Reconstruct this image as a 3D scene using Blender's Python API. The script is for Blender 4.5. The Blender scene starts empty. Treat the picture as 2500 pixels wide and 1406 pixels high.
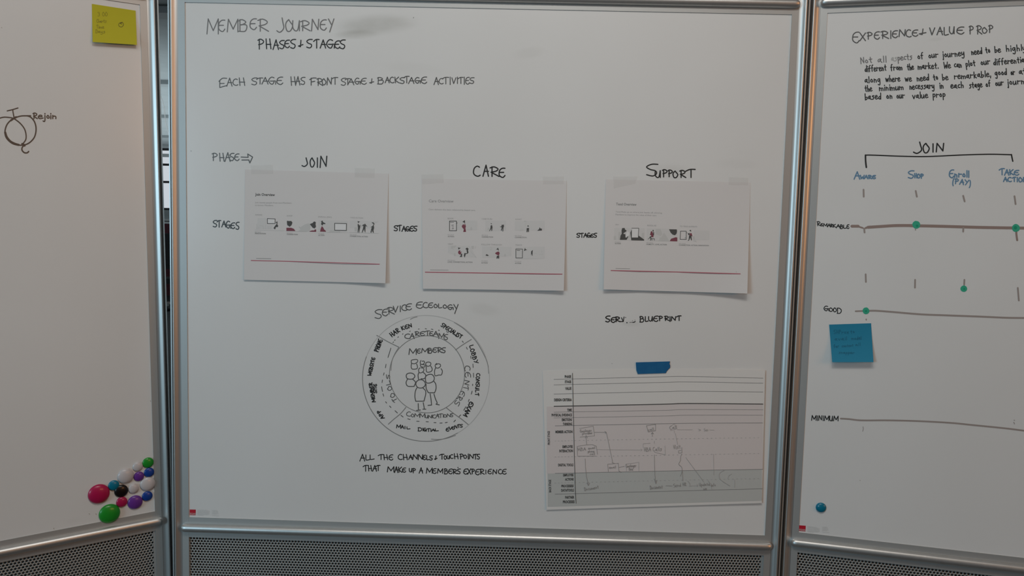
import bpy, math, random
import numpy as np
from mathutils import Vector, Matrix

random.seed(4)
SC = bpy.context.scene
COL = SC.collection
TOPZ = 1.88                      # height of the top edge of the white surfaces
BW, BH = 1.17196, 1.02692        # white surface of one board

# ------------------------------------------------------------------ camera
RC = ((0.99949913, -0.02493966, 0.01948066), (0.02641909, 0.99646113, -0.07979498), (-0.01742166, 0.08026968, 0.99662092))
FPX = 1947.59
def s_(v): return Vector((v[0], v[2], -v[1]))          # survey axes (right, down, forward) -> Blender
CAMLOC = s_((0.67653, 0.41257, -1.57666)) + Vector((0, 0, TOPZ))
cam = bpy.data.cameras.new('camera'); cam.sensor_width = 36; cam.lens = FPX / 2500 * 36; cam.clip_start = .02
camo = bpy.data.objects.new('camera', cam); COL.objects.link(camo); SC.camera = camo
r_, d_, f_ = s_(RC[0]), s_(RC[1]), s_(RC[2])
M = Matrix((r_, -d_, -f_)).transposed().to_4x4(); M.translation = CAMLOC; camo.matrix_world = M

# ------------------------------------------------------------------ light and exposure
SC.view_settings.view_transform = 'Standard'; SC.view_settings.look = 'None'
SC.view_settings.gamma = 1; SC.view_settings.use_curve_mapping = False
SC.view_settings.exposure = -0.36
w = bpy.data.worlds.new('sky'); SC.world = w; w.use_nodes = True
w.node_tree.nodes['Background'].inputs[0].default_value = (.86, .93, 1, 1)
w.node_tree.nodes['Background'].inputs[1].default_value = .85
def area(name, loc, target, sx, sy, power, col):
    l = bpy.data.lights.new(name, 'AREA'); l.shape = 'RECTANGLE'; l.size = sx; l.size_y = sy; l.energy = power; l.color = col
    o = bpy.data.objects.new(name, l); COL.objects.link(o); o.location = loc
    o.rotation_euler = (Vector(target) - Vector(loc)).to_track_quat('-Z', 'Y').to_euler()
    return o
area('window_daylight', (-2.85, -4.15, 1.75), (.4, 0, 1.5), 1.4, 1.3, 81, (.56, .84, 1))
area('warm_lamp_right', (4.4, -2.9, 2.2), (.2, 0, 1.6), 1.8, 1.0, 37, (1, .46, .18))
area('ceiling_panel', (.6, -1.35, 2.71), (.6, -1.0, 0), 1.6, .6, 17, (1, .95, .88))
area('small_downlight', (.75, -1.3, 2.72), (.7, 0, 1.2), .12, .12, 5, (1, .95, .9))
area('back_ceiling_fill', (-4, 8.5, 1.5), (-4, 8.5, 3), 5, 8, 190, (.85, .96, 1))  # added unseen fill facing up, brightens the ceiling behind the boards

# ------------------------------------------------------------------ helpers
_m = {}
def mat(name, rgb, rough=.5, metal=0, **k):
    if name in _m: return _m[name]
    m = bpy.data.materials.new(name); m.use_nodes = True
    p = m.node_tree.nodes['Principled BSDF']
    p.inputs['Base Color'].default_value = (*rgb, 1); p.inputs['Roughness'].default_value = rough; p.inputs['Metallic'].default_value = metal
    for a, b in k.items(): p.inputs[a.replace('_', ' ')].default_value = b
    _m[name] = m
    return m
def noise_mix(m, rgb2, scale, amount=1.0, lo=.4, hi=.6, detail=4, stretch=(1, 1, 1)):
    nt = m.node_tree; p = nt.nodes['Principled BSDF']; base = p.inputs['Base Color'].default_value[:]
    tc = nt.nodes.new('ShaderNodeTexCoord'); mp = nt.nodes.new('ShaderNodeMapping'); mp.inputs['Scale'].default_value = stretch
    nz = nt.nodes.new('ShaderNodeTexNoise'); nz.inputs['Scale'].default_value = scale; nz.inputs['Detail'].default_value = detail
    mr = nt.nodes.new('ShaderNodeMapRange'); mr.inputs[1].default_value = lo; mr.inputs[2].default_value = hi; mr.inputs[4].default_value = amount
    mx = nt.nodes.new('ShaderNodeMix'); mx.data_type = 'RGBA'; mx.inputs[6].default_value = base; mx.inputs[7].default_value = (*rgb2, 1)
    L = nt.links.new
    L(tc.outputs['Object'], mp.inputs[0]); L(mp.outputs[0], nz.inputs['Vector']); L(nz.outputs[0], mr.inputs[0]); L(mr.outputs[0], mx.inputs[0]); L(mx.outputs[2], p.inputs['Base Color'])
    return mx
def mesh_obj(name, v, f, m, parent=None, smooth=False):
    me = bpy.data.meshes.new(name); me.from_pydata([tuple(a) for a in v], [], f)
    if m: me.materials.append(m)
    if smooth: me.polygons.foreach_set('use_smooth', [True] * len(me.polygons))
    me.update()
    o = bpy.data.objects.new(name, me); COL.objects.link(o)
    if parent: o.parent = parent
    return o
def tag(o, label=None, cat=None, group=None, kind=None):
    for k, x in (('label', label), ('category', cat), ('group', group), ('kind', kind)):
        if x: o[k] = x
    return o
def empty(name, mw, label, cat, group=None):
    o = bpy.data.objects.new(name, None); COL.objects.link(o); o.matrix_world = mw; o.empty_display_size = .1
    return tag(o, label, cat, group)
class MB:
    def __init__(s): s.v = []; s.f = []
    def box(s, x0, x1, y0, y1, z0, z1, bev=0):
        if bev:
            pr = []
            for cx, cy, a0 in ((x1 - bev, y1 - bev, 0), (x0 + bev, y1 - bev, 90), (x0 + bev, y0 + bev, 180), (x1 - bev, y0 + bev, 270)):
                for k in range(4):
                    a = math.radians(a0 + 30 * k); pr.append((cx + bev * math.cos(a), cy + bev * math.sin(a)))
            return s.prism(pr, z0, z1)
        b = len(s.v)
        s.v += [(x, y, z) for z in (z0, z1) for x, y in ((x0, y0), (x1, y0), (x1, y1), (x0, y1))]
        s.f += [tuple(b + i for i in q) for q in ((3, 2, 1, 0), (4, 5, 6, 7), (0, 1, 5, 4), (1, 2, 6, 5), (2, 3, 7, 6), (3, 0, 4, 7))]
        return s
    def prism(s, prof, z0, z1, axis='z'):
        n = len(prof); b = len(s.v)
        for z in (z0, z1):
            for x, y in prof: s.v.append((x, y, z) if axis == 'z' else ((z, x, y) if axis == 'x' else (x, z, y)))
        s.f += [(b + i, b + (i + 1) % n, b + n + (i + 1) % n, b + n + i) for i in range(n)]
        s.f += [tuple(b + i for i in reversed(range(n))), tuple(b + n + i for i in range(n))]
        return s
    def lathe(s, prof, c=(0, 0, 0), n=32, axis='z', sx=1, sy=1):
        b = len(s.v)
        for r, h in prof:
            for k in range(n):
                a = 2 * math.pi * k / n; p = (r * math.cos(a) * sx, r * math.sin(a) * sy, h)
                if axis == 'y': p = (p[0], h, p[1])
                if axis == 'x': p = (h, p[0], p[1])
                s.v.append((c[0] + p[0], c[1] + p[1], c[2] + p[2]))
        for i in range(len(prof) - 1):
            for k in range(n):
                s.f.append((b + i * n + k, b + i * n + (k + 1) % n, b + (i + 1) * n + (k + 1) % n, b + (i + 1) * n + k))
        s.f += [tuple(b + k for k in reversed(range(n))), tuple(b + (len(prof) - 1) * n + k for k in range(n))]
        return s
    def build(s, name, m, parent=None, smooth=False): return mesh_obj(name, s.v, s.f, m, parent, smooth)
def auto_smooth(o, ang=40):
    me = o.data; me.polygons.foreach_set('use_smooth', [True] * len(me.polygons))
    try: me.set_sharp_from_angle(angle=math.radians(ang))
    except Exception: pass
    return o

# board frames: local x along the board, y into it, z up from the floor
def rot3(a, b, c):
    ca, sa, cb, sb, cc, sc = math.cos(a), math.sin(a), math.cos(b), math.sin(b), math.cos(c), math.sin(c)
    return Matrix(((cc, -sc, 0), (sc, cc, 0), (0, 0, 1))) @ Matrix(((cb, 0, sb), (0, 1, 0), (-sb, 0, cb))) @ Matrix(((1, 0, 0), (0, ca, -sa), (0, sa, ca)))
S3 = Matrix(((1, 0, 0), (0, 0, 1), (0, -1, 0)))
def frame(o, a, b, c):
    R = (S3 @ rot3(a, b, c) @ S3.transposed()).to_4x4()
    return Matrix.Translation(s_(o) + Vector((0, 0, TOPZ))) @ R @ Matrix.Translation((0, 0, -TOPZ))
MC = Matrix.Identity(4)
ML = frame((-.09599, .00266, .01398), .02249, -.63675, -.02322)
MR = frame((1.24217, -.00603, .00699), 0, .2352, 0)
def mapper(Mb):
    Mi = Mb.inverted(); o = Mi @ CAMLOC; M3 = Mi.to_3x3()
    ar, ad, af = M3 @ r_, M3 @ d_, M3 @ f_
    def at(px, py, lift=0.0):
        d = ar * ((px - 1250) / FPX) + ad * ((py - 703) / FPX) + af
        return o + d * ((-lift - o.y) / d.y)
    return at
AC, AL, AR = mapper(MC), mapper(ML), mapper(MR)

# ---- ink: flat strokes traced in survey pixels, laid on a board or sheet by a mapper
def spline(pts, closed=False, curved=True):
    n = len(pts)
    if n < 3 or not curved: return list(pts) + ([pts[0]] if closed else [])
    out = []
    rng = range(n if closed else n - 1)
    for i in rng:
        g = lambda j: pts[j % n] if closed else pts[max(0, min(n - 1, j))]
        p0, p1, p2, p3 = g(i - 1), g(i), g(i + 1), g(i + 2)
        L = math.hypot(p2[0] - p1[0], p2[1] - p1[1]); k = max(2, min(8, int(L / 2.5)))
        for j in range(k):
            t = j / k
            out.append(tuple(.5 * (2 * p1[q] + (p2[q] - p0[q]) * t + (2 * p0[q] - 5 * p1[q] + 4 * p2[q] - p3[q]) * t * t + (3 * p1[q] - p0[q] - 3 * p2[q] + p3[q]) * t ** 3) for q in (0, 1)))
    out.append(pts[0] if closed else pts[-1])
    return out
class Ink:
    def __init__(s, whole=False): s.v = []; s.f = []; s.k = 0; s.cuts = [(0, 0)]; s.whole = whole
    def cut(s):
        if not s.whole and len(s.v) > s.cuts[-1][0]: s.cuts.append((len(s.v), len(s.f)))
        return s
    def stroke(s, pts, w, curved=True, closed=False, caps=True, w1=None):
        if not curved and len(pts) > 2 and caps:
            for a, c in zip(pts, list(pts[1:]) + ([pts[0]] if closed else [])): s.stroke([a, c], w)
            return s
        P = spline(pts, closed, curved)
        Q = [P[0]]
        for p in P[1:]:
            if math.hypot(p[0] - Q[-1][0], p[1] - Q[-1][1]) > .15: Q.append(p)
        if len(Q) == 1: Q.append((Q[0][0] + .2, Q[0][1]))
        s.k += 1; e = (s.k % 40) * 6e-6; b = len(s.v); n = len(Q)
        T = []
        for i in range(n):
            a, c = Q[max(0, i - 1)], Q[min(n - 1, i + 1)]
            dx, dy = c[0] - a[0], c[1] - a[1]; l = math.hypot(dx, dy) or 1; T.append((dx / l, dy / l))
        for i, (p, t) in enumerate(zip(Q, T)):
            h = .5 * (w if w1 is None else w + (w1 - w) * i / (n - 1))
            e2 = e + 4e-6 * i / n; s.v += [(p[0] - t[1] * h, p[1] + t[0] * h, e2), (p[0] + t[1] * h, p[1] - t[0] * h, e2)]
        s.f += [(b + 2 * i, b + 2 * i + 2, b + 2 * i + 3, b + 2 * i + 1) for i in range(n - 1)]
        if caps:
            for (p, t, sg, ia, ib, h) in ((Q[0], T[0], -1, b + 1, b, w * .5), (Q[-1], T[-1], 1, b + 2 * n - 2, b + 2 * n - 1, .5 * (w1 or w))):
                c = len(s.v); m = 3
                a0 = math.atan2(t[0], -t[1]) if sg > 0 else math.atan2(-t[0], t[1])
                for q in range(1, m + 1):
                    a = a0 - math.pi * q / (m + 1)
                    s.v.append((p[0] + h * math.cos(a), p[1] + h * math.sin(a), e + (4e-6 if sg > 0 else 0)))
                s.f.append((ia, *range(c, c + m), ib))
        return s
    def tr(s, T, txt, w, curved=True, closed=False):
        for part in txt.split('#'):
            for st in part.split(';'):
                s.stroke([tr(T, *map(float, p.split(','))) for p in st.split()], w, curved, closed)
            s.cut()
        return s
    def dot(s, x, y, r, n=18, wob=.04):
        b = len(s.v); s.k += 1; e = (s.k % 40) * 6e-6
        for k in range(n):
            a = 2 * math.pi * k / n; q = r * (1 + random.uniform(-wob, wob)); s.v.append((x + q * math.cos(a), y + q * math.sin(a), e))
        s.f.append(tuple(range(b, b + n))); return s.cut()
    def poly(s, T, txt, curved=False):
        P = [tr(T, *map(float, p.split(','))) for p in txt.split()]
        if curved: P = spline(P, True)[:-1]
        b = len(s.v); s.k += 1; e = (s.k % 40) * 6e-6
        s.v += [(x, y, e) for x, y in P]; s.f.append(tuple(range(b, b + len(P)))); return s
    def glyph(s, ch, fx, w):
        for st in HAND.get(ch, HAND.get(ch.upper(), '')).split('|'):
            if not st: continue
            cv = st[0] == '~'; pts = [(int(p[0], 16) / 9, int(p[1], 16) / 9) for p in st.strip('~').split()]
            s.stroke([fx(*p) for p in pts], w, cv)
    def boxes(s, T, word, spec, w, slant=0):
        spec = iter(spec.split())
        for ch in word:
            if ch == '/': s.cut(); continue
            b = next(spec); x0, x1, y0, y1 = map(float, b.replace('-', ',').split(','))
            s.glyph(ch, lambda u, v: tr(T, x0 + (x1 - x0) * u, y0 + (y1 - y0) * v), w)
        return s.cut()
    def auto(s, T, word, x0, y0, x1, y1, h, w):
        a, c = tr(T, x0, y0), tr(T, x1, y1); h = h * (1 / T[2])
        wd = lambda ch: .45 if ch in "iIl.,'()1j" else (1.35 if ch in 'mwMW' else (.7 if ch == ' ' else 1))
        tot = sum(wd(ch) for ch in word); gap = .22
        dx, dy = c[0] - a[0], c[1] - a[1]; L = math.hypot(dx, dy); ux, uy = dx / L, dy / L; px, py = uy, -ux
        sc = L / (tot - gap * .5); cur = 0
        for ch in word:
            cw = wd(ch); gw = cw - gap
            j = random.uniform(-.04, .04) * h
            def fx(u, v, cur=cur, gw=gw):
                X = (cur + gw * (u if ch not in "iIl.,'" else (u - .22) * 1.6)) * sc; Y = (1 - v) * h + j
                return (a[0] + ux * X + px * Y, a[1] + uy * X + py * Y)
            s.glyph(ch, fx, w); cur += cw
        return s.cut()
    def font(s, body, x0, y0, x1, y1, h, sx=None, bold=0):
        """type set with its baseline from (x0,y0) to (x1,y1) and cap height h, all in survey pixels"""
        c = bpy.data.curves.new('type', 'FONT'); c.body = body; c.resolution_u = 2; c.offset = bold
        o = bpy.data.objects.new('type', c); me = bpy.data.meshes.new_from_object(o)
        vs = [tuple(v.co) for v in me.vertices]
        if vs:
            lo = min(v[0] for v in vs); hi = max(v[0] for v in vs); W = hi - lo or 1
            dx, dy = x1 - x0, y1 - y0; L = math.hypot(dx, dy); ux, uy = dx / L, dy / L; k = L / W; b = len(s.v); kh = h / .69
            for x, y, z in vs:
                X = (x - lo) * k; Y = y * kh
                s.v.append((x0 + ux * X + uy * Y, y0 + uy * X - ux * Y, 0))
            s.f += [tuple(b + i for i in p.vertices) for p in me.polygons]
        bpy.data.objects.remove(o); bpy.data.curves.remove(c); bpy.data.meshes.remove(me)
        return s
    def build(s, name, mp, m, parent, lift=.0002, label=None):
        v = [mp(x, y, lift + e) for x, y, e in s.v]
        s.cut(); C = s.cuts if len(s.cuts) > 1 else s.cuts + [(len(v), len(s.f))]
        if C[-1][0] < len(v): C.append((len(v), len(s.f)))
        for (a, fa), (b, fb) in zip(C, C[1:]):
            o = mesh_obj(name, v[a:b], [tuple(i - a for i in f) for f in s.f[fa:fb]], m, parent)
            if label and len(C) == 2: o['label'] = label
            if s.whole: o['kind'] = 'stuff'
        return o
def tr(T, x, y): return (T[0] + x / T[2], T[1] + y / T[2])
PX = (0, 0, 1)
HAND = {'\u03a3': '~03 40 90|12 19|19 97|15 65',
 'A': '09 50 99|25 95', 'B': '10 19|~01 30 72 34 14|~14 74 86 69 09', 'C': '~81 50 12 06 28 69 98', 'D': '10 19|~00 50 94 69 09',
 'E': '~90 50 12 06 28 69 97|05 14 74', 'F': '20 29|~02 40 90|25 74', 'G': '~71 40 12 05 28 59 76|~25 65 95 99', 'H': '10 29|70 99|15 95',
 'I': '50 59', 'J': '~60 73 86 68 39 08', 'K': '10 29|80 15|~14 57 99', 'L': '10 18|~18 39 98', 'M': '09 10 57 90 99', 'N': '09 10 88 90',
 'O': '~40 12 05 29 69 95 62 40', 'P': '20 29|~01 40 82 64 15', 'Q': '~40 12 05 29 69 95 62 40|67 99', 'R': '20 29|~01 40 82 64 15|15 99',
 'S': '~90 40 02 34 75 87 59 08', 'T': '~02 40 90|50 59', 'U': '~00 06 39 68 80|80 89', 'V': '00 49 90', 'W': '00 29 54 79 90', 'X': '00 99|90 09',
 'Y': '00 54|90 29', '+': '50 49 08 96', "'": '50 42', '&': '~80 00', '(': '~80 34 3a 8d', ')': '~00 54 5a 0d',
 'a': '~74 34 06 28 65 74|~74 67 99', 'b': '10 19|~16 55 86 68 19', 'c': '~84 44 16 38 88', 'd': '~75 35 07 39 76|80 79', 'e': '~06 76 64 24 07 39 98',
 'f': '~80 50 33 39|04 74', 'g': '~74 34 06 38 75|~74 7b 5d 1c', 'h': '10 19|~16 45 76 79', 'i': '54 59|51 52', 'j': '~64 6b 4d 0c|61 62',
 'k': '10 19|74 16 89', 'l': '50 59', 'm': '04 09|~06 25 46 49|~46 65 86 89', 'n': '14 19|~16 45 76 79', 'o': '~44 16 38 78 76 44',
 'p': '14 1d|~15 54 86 68 18', 'r': '14 19|~16 35 95', 's': '~84 44 25 66 77 49 09', 't': '~41 48 69|04 84', 'u': '~04 08 39 76 74|74 89',
 'v': '04 49 84', 'w': '04 29 45 69 84', 'x': '04 89|84 09', 'y': '~04 07 38 75|~74 7b 4d 0c', '0': '~40 12 05 29 69 95 62 40', '3': '~01 40 82 44|~44 85 87 49 08', '.': '58 59', ',': '58 3b', ' ': ''}

# ------------------------------------------------------------------ materials
SILVER = mat('satin_aluminium', (.62, .62, .61), .42, .85)
TRIMM = mat('matt_aluminium_trim', (.46, .47, .465), .5, .55)
noise_mix(SILVER, (.58, .58, .57), 3, .5, stretch=(30, 30, 1))
RUBBER = mat('dark_plastic', (.085, .085, .082), .5)
LIPM = mat('channel_lip', (.58, .60, .60), .4, .6)
PERF = mat('perforated_steel', (.42, .425, .41), .5, .5); PERFB = mat('perforated_steel_shaded', (.10, .10, .10), .7, .2)  # rear sheet is the same steel, darkened to paint shade behind the holes
CARPET = mat('carpet', (.035, .036, .038), .95); noise_mix(CARPET, (.06, .06, .06), 60, 1)
CEIL = mat('ceiling_paint', (.36, .40, .41), .9); noise_mix(CEIL, (.33, .37, .38), 4, 1)
BEAM = mat('beam_paint', (.29, .32, .33), .8); noise_mix(BEAM, (.27, .30, .31), 5, 1)
WALLP = mat('wall_paint', (.42, .45, .46), .85); noise_mix(WALLP, (.40, .43, .44), 3, 1)
WHITEP = mat('white_paint', (.8, .8, .79), .4); BLACKP = mat('black_frame', (.02, .02, .022), .4)
MAROON = mat('maroon_fabric', (.09, .02, .03), .9); noise_mix(MAROON, (.12, .03, .04), 80, 1)
BLACKF = mat('black_fabric', (.012, .012, .014), .8); noise_mix(BLACKF, (.02, .02, .022), 90, 1)
TANW = mat('pale_wood', (.42, .30, .2), .5); noise_mix(TANW, (.34, .23, .15), 12, 1, stretch=(1, 8, 1))
PANE = mat('window_glass', (1, 1, 1), .02, 0, Transmission_Weight=1.0, IOR=1.1)

def board_material(name, smears):
    m = mat(name, (.74, .745, .74), .24, 0, Coat_Weight=.15, Coat_Roughness=.1)
    mx = noise_mix(m, (.70, .70, .69), 2.2, .8, .35, .7, 3)
    nt = m.node_tree; L = nt.links.new; p = nt.nodes['Principled BSDF']
    tc = nt.nodes.new('ShaderNodeTexCoord'); nz = nt.nodes.new('ShaderNodeTexNoise'); nz.inputs['Scale'].default_value = 38; nz.inputs['Detail'].default_value = 5
    st = nt.nodes.new('ShaderNodeMapping'); st.inputs['Scale'].default_value = (.35, 1, 1); st.inputs['Rotation'].default_value = (0, math.radians(14), 0)
    L(tc.outputs['Object'], st.inputs[0]); L(st.outputs[0], nz.inputs['Vector'])
    total = None
    for x, z, rx, rz, ang, amt in smears:
        mp = nt.nodes.new('ShaderNodeMapping'); mp.vector_type = 'TEXTURE'
        mp.inputs['Location'].default_value = (x, 0, z); mp.inputs['Rotation'].default_value = (0, -math.radians(ang), 0); mp.inputs['Scale'].default_value = (rx, 1, rz)
        ln = nt.nodes.new('ShaderNodeVectorMath'); ln.operation = 'LENGTH'
        mr = nt.nodes.new('ShaderNodeMapRange'); mr.interpolation_type = 'SMOOTHSTEP'; mr.inputs[1].default_value = 1.15; mr.inputs[2].default_value = .35; mr.inputs[4].default_value = amt
        ml = nt.nodes.new('ShaderNodeMath'); ml.operation = 'MULTIPLY'
        L(tc.outputs['Object'], mp.inputs[0]); L(mp.outputs[0], ln.inputs[0]); L(ln.outputs['Value'], mr.inputs[0]); L(mr.outputs[0], ml.inputs[0]); L(nz.outputs[0], ml.inputs[1])
        if total is None: total = ml.outputs[0]
        else:
            ad = nt.nodes.new('ShaderNodeMath'); ad.operation = 'ADD'; L(total, ad.inputs[0]); L(ml.outputs[0], ad.inputs[1]); total = ad.outputs[0]
    if total is not None:
        m2 = nt.nodes.new('ShaderNodeMix'); m2.data_type = 'RGBA'; m2.inputs[7].default_value = (.40, .40, .37, 1)
        L(total, m2.inputs[0]); L(mx.outputs[2], m2.inputs[6]); L(m2.outputs[2], p.inputs['Base Color'])
    return m
def sm(at, px, py, rx, ry, ang, amt):
    a = at(px, py); return (a.x, a.z, rx * .0008, ry * .0008, ang, amt)
WB_C = board_material('whiteboard_enamel_centre', [sm(AC, 915, 60, 105, 26, 4, .75), sm(AC, 870, 84, 60, 12, 3, .6), sm(AC, 1290, 130, 45, 16, 10, .18), sm(AC, 1180, 755, 46, 18, -8, .30),
    sm(AC, 1640, 418, 60, 20, 0, .30), sm(AC, 950, 765, 70, 14, 12, .12), sm(AC, 1010, 168, 90, 18, -4, .10), sm(AC, 1540, 790, 26, 9, 0, .3), sm(AC, 1800, 400, 60, 14, 0, .12), sm(AC, 1620, 716, 40, 7, -4, .3)])
WB_L = board_material('whiteboard_enamel_left', [sm(AL, 344, 95, 5, 26, 0, .5), sm(AL, 180, 1270, 20, 8, 0, .1)])
WB_R = board_material('whiteboard_enamel_right', [sm(AR, 2285, 96, 18, 5, 3, .25), sm(AR, 2300, 190, 200, 60, 3, .08)])

# ------------------------------------------------------------------ room
def struct(o): o['kind'] = 'structure'; return o
X0, X1, Y0, Y1, ZC = -9.0, 6.5, -5.5, 13.2, 2.75
struct(MB().box(X0, X1, Y0, Y1, -.1, 0).build('floor', CARPET))
ce = struct(MB().box(X0, X1, Y0, Y1, ZC, ZC + .15).build('ceiling', CEIL))
for y in (-4.6, -1.95, .75, 3.42, 6.09, 8.72, 11.34):
    MB().box(X0, X1, y, y + .16, ZC - .04, ZC).build('beam', BEAM, ce)
struct(MB().box(X0 - .15, X0, Y0, Y1, 0, ZC).build('wall_left', WALLP))
struct(MB().box(X1, X1 + .15, Y0, Y1, 0, ZC).build('wall_right', WALLP))
struct(MB().box(X0, X1, Y0 - .15, Y0, 0, ZC).build('wall_front', WALLP))
wb = MB().box(X0, X1, Y1, Y1 + .2, 0, 1.56).box(X0, X1, Y1, Y1 + .2, 2.70, ZC)
wx = [(-8.6, -6.95), (-6.7, -5.05), (-4.8, -3.15), (-2.9, -1.25), (-1.0, .65), (.9, 2.55), (2.8, 4.45)]
ed = [X0] + [a for q in wx for a in q] + [X1]
for i in range(0, len(ed), 2): wb.box(ed[i], ed[i + 1], Y1, Y1 + .2, 1.56, 2.70)
struct(wb.build('wall_back', WALLP))
struct(MB().box(X0, X1, Y1 - .12, Y1, 1.36, 1.395).build('trim_1', WHITEP))
for n, (a, b) in enumerate(wx):
    w0 = struct(MB().box(a, a + .05, Y1 + .02, Y1 + .09, 1.56, 2.70).box(b - .05, b, Y1 + .02, Y1 + .09, 1.56, 2.70).box(a, b, Y1 + .02, Y1 + .09, 1.56, 1.60).box(a, b, Y1 + .02, Y1 + .09, 2.66, 2.70).build('window_%d' % (n + 1), BLACKP))
    for z in (2.40, 2.08): MB().box(a + .05, b - .05, Y1 + .03, Y1 + .07, z - .02, z + .02).build('glazing_bar', BLACKP, w0)
    MB().box(a + .05, b - .05, Y1 + .03, Y1 + .07, 2.54, 2.60).build('transom', WALLP, w0)
    MB().box(a + .05, b - .05, Y1 + .048, Y1 + .054, 1.60, 2.66).build('pane', PANE, w0)
# things seen through the slot between the boards
def place(x, y, z=0, rz=0): return Matrix.Translation((x, y, z)) @ Matrix.Rotation(rz, 4, 'Z')
pr = empty('low_partition', place(-5.6, 12.1), 'maroon fabric low partition with a white top cap below the far windows', 'partition')
MB().box(-1.3, 1.3, -.03, .03, .08, 1.32, .012).build('fabric_panel', MAROON, pr)
MB().box(-1.32, 1.32, -.035, .035, 1.32, 1.35).build('top_cap', WHITEP, pr)
for sx in (-1.2, 1.2): MB().box(sx - .02, sx + .02, -.2, .2, 0, .08).build('foot', BLACKP, pr)
ch = empty('office_chair', place(-5.08, 10.9, 0, .25), 'black high-backed office chair seen through the narrow gap between the boards', 'chair')
bk = MB()
for i in range(9):
    z0 = .62 + i * .062; bk.box(-.24 + abs(i - 4) * .006, .24 - abs(i - 4) * .006, -.02 + .012 * (i / 4 - 1) ** 2, .03 + .012 * (i / 4 - 1) ** 2, z0, z0 + .064, .012)
bk.build('backrest', BLACKF, ch)
MB().box(-.25, .25, -.5, -.02, .42, .5, .04).build('seat', BLACKF, ch)
for sx in (-.29, .29):
    ar = MB().box(sx - .03, sx + .03, -.4, -.06, .53, .57, .015).build('armrest', TANW, ch)
    MB().box(sx - .012, sx + .012, -.25, -.21, .45, .53).build('bracket', BLACKP, ar)
MB().lathe([(.03, .12), (.03, .42)], (0, -.25, 0), 16).build('gas_column', LIPM, ch)
for k in range(5):
    a = 2 * math.pi * k / 5
    lg = MB().box(-.02, .02, 0, .3, .08, .12, .008).build('leg', LIPM, ch); lg.matrix_local = Matrix.Translation((0, -.25, 0)) @ Matrix.Rotation(a, 4, 'Z')
    MB().lathe([(.015, -.02), (.035, -.018), (.035, .018), (.015, .02)], (0, .29, .036), 14, 'x').build('caster', BLACKP, lg)
cb = []
for i in range(9):
    t = i / 8; cb.append((-3.28 + .11 * t + .012 * math.sin(t * 7), 7.0, 2.75 - .48 * t))
V = [(p[0] + .0045 * math.cos(a), p[1] + .0045 * math.sin(a), p[2]) for p in cb for a in (0, 1.05, 2.09, 3.14, 4.19, 5.24)]
co_ = mesh_obj('hanging_cable', V, [(6 * i + k, 6 * i + (k + 1) % 6, 6 * i + 6 + (k + 1) % 6, 6 * i + 6 + k) for i in range(8) for k in range(6)], WHITEP, None, True)
tag(co_, 'thin pale cable dangling from the ceiling seen through the gap', 'cable')

# ------------------------------------------------------------------ the three boards
PITCH, HR = .00636, .00222
def perforated_mesh(W, H):
    """real punched holes: every hexagonal cell is a ring of 12 quads round its hole plus the wall of the hole"""
    rowh = PITCH * math.sqrt(3) / 2; nx = int(W / PITCH) + 3; nz = int(H / rowh)
    a = np.radians(30 * np.arange(12) + 30); R = PITCH / math.sqrt(3)
    rad = np.where(np.arange(12) % 2 == 0, R, R * math.cos(math.pi / 6))
    o = np.stack([rad * np.cos(a), np.zeros(12), rad * np.sin(a)], 1)
    h = np.stack([HR * np.cos(a), np.zeros(12), HR * np.sin(a)], 1); hb = h + np.array([0, .0008, 0])
    cell = np.concatenate([o, h, hb])
    k = np.arange(12); k2 = (k + 1) % 12
    q = np.concatenate([np.stack([k, k + 12, k2 + 12, k2], 1)[:, ::-1], np.stack([k + 12, k + 24, k2 + 24, k2 + 12], 1)[:, ::-1]])
    ii, jj = np.meshgrid(np.arange(nx), np.arange(nz))
    c = np.stack([(ii + .5 * (jj % 2)) * PITCH, np.zeros_like(ii, float), -(jj * rowh)], -1).reshape(-1, 3)
    V = (c[:, None, :] + cell[None]).reshape(-1, 3).astype(np.float32); F = (np.arange(len(c))[:, None, None] * 36 + q[None]).reshape(-1).astype(np.int32)
    me = bpy.data.meshes.new('perforated_sheet'); n = len(F) // 4
    me.vertices.add(len(V)); me.vertices.foreach_set('co', V.ravel()); me.loops.add(len(F)); me.loops.foreach_set('vertex_index', F)
    me.polygons.add(n); me.polygons.foreach_set('loop_start', np.arange(n, dtype=np.int32) * 4)
    me.update(calc_edges=True); me.materials.append(PERF); return me
PM = perforated_mesh(BW - .002, .26)
LOWZ = TOPZ - BH
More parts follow.
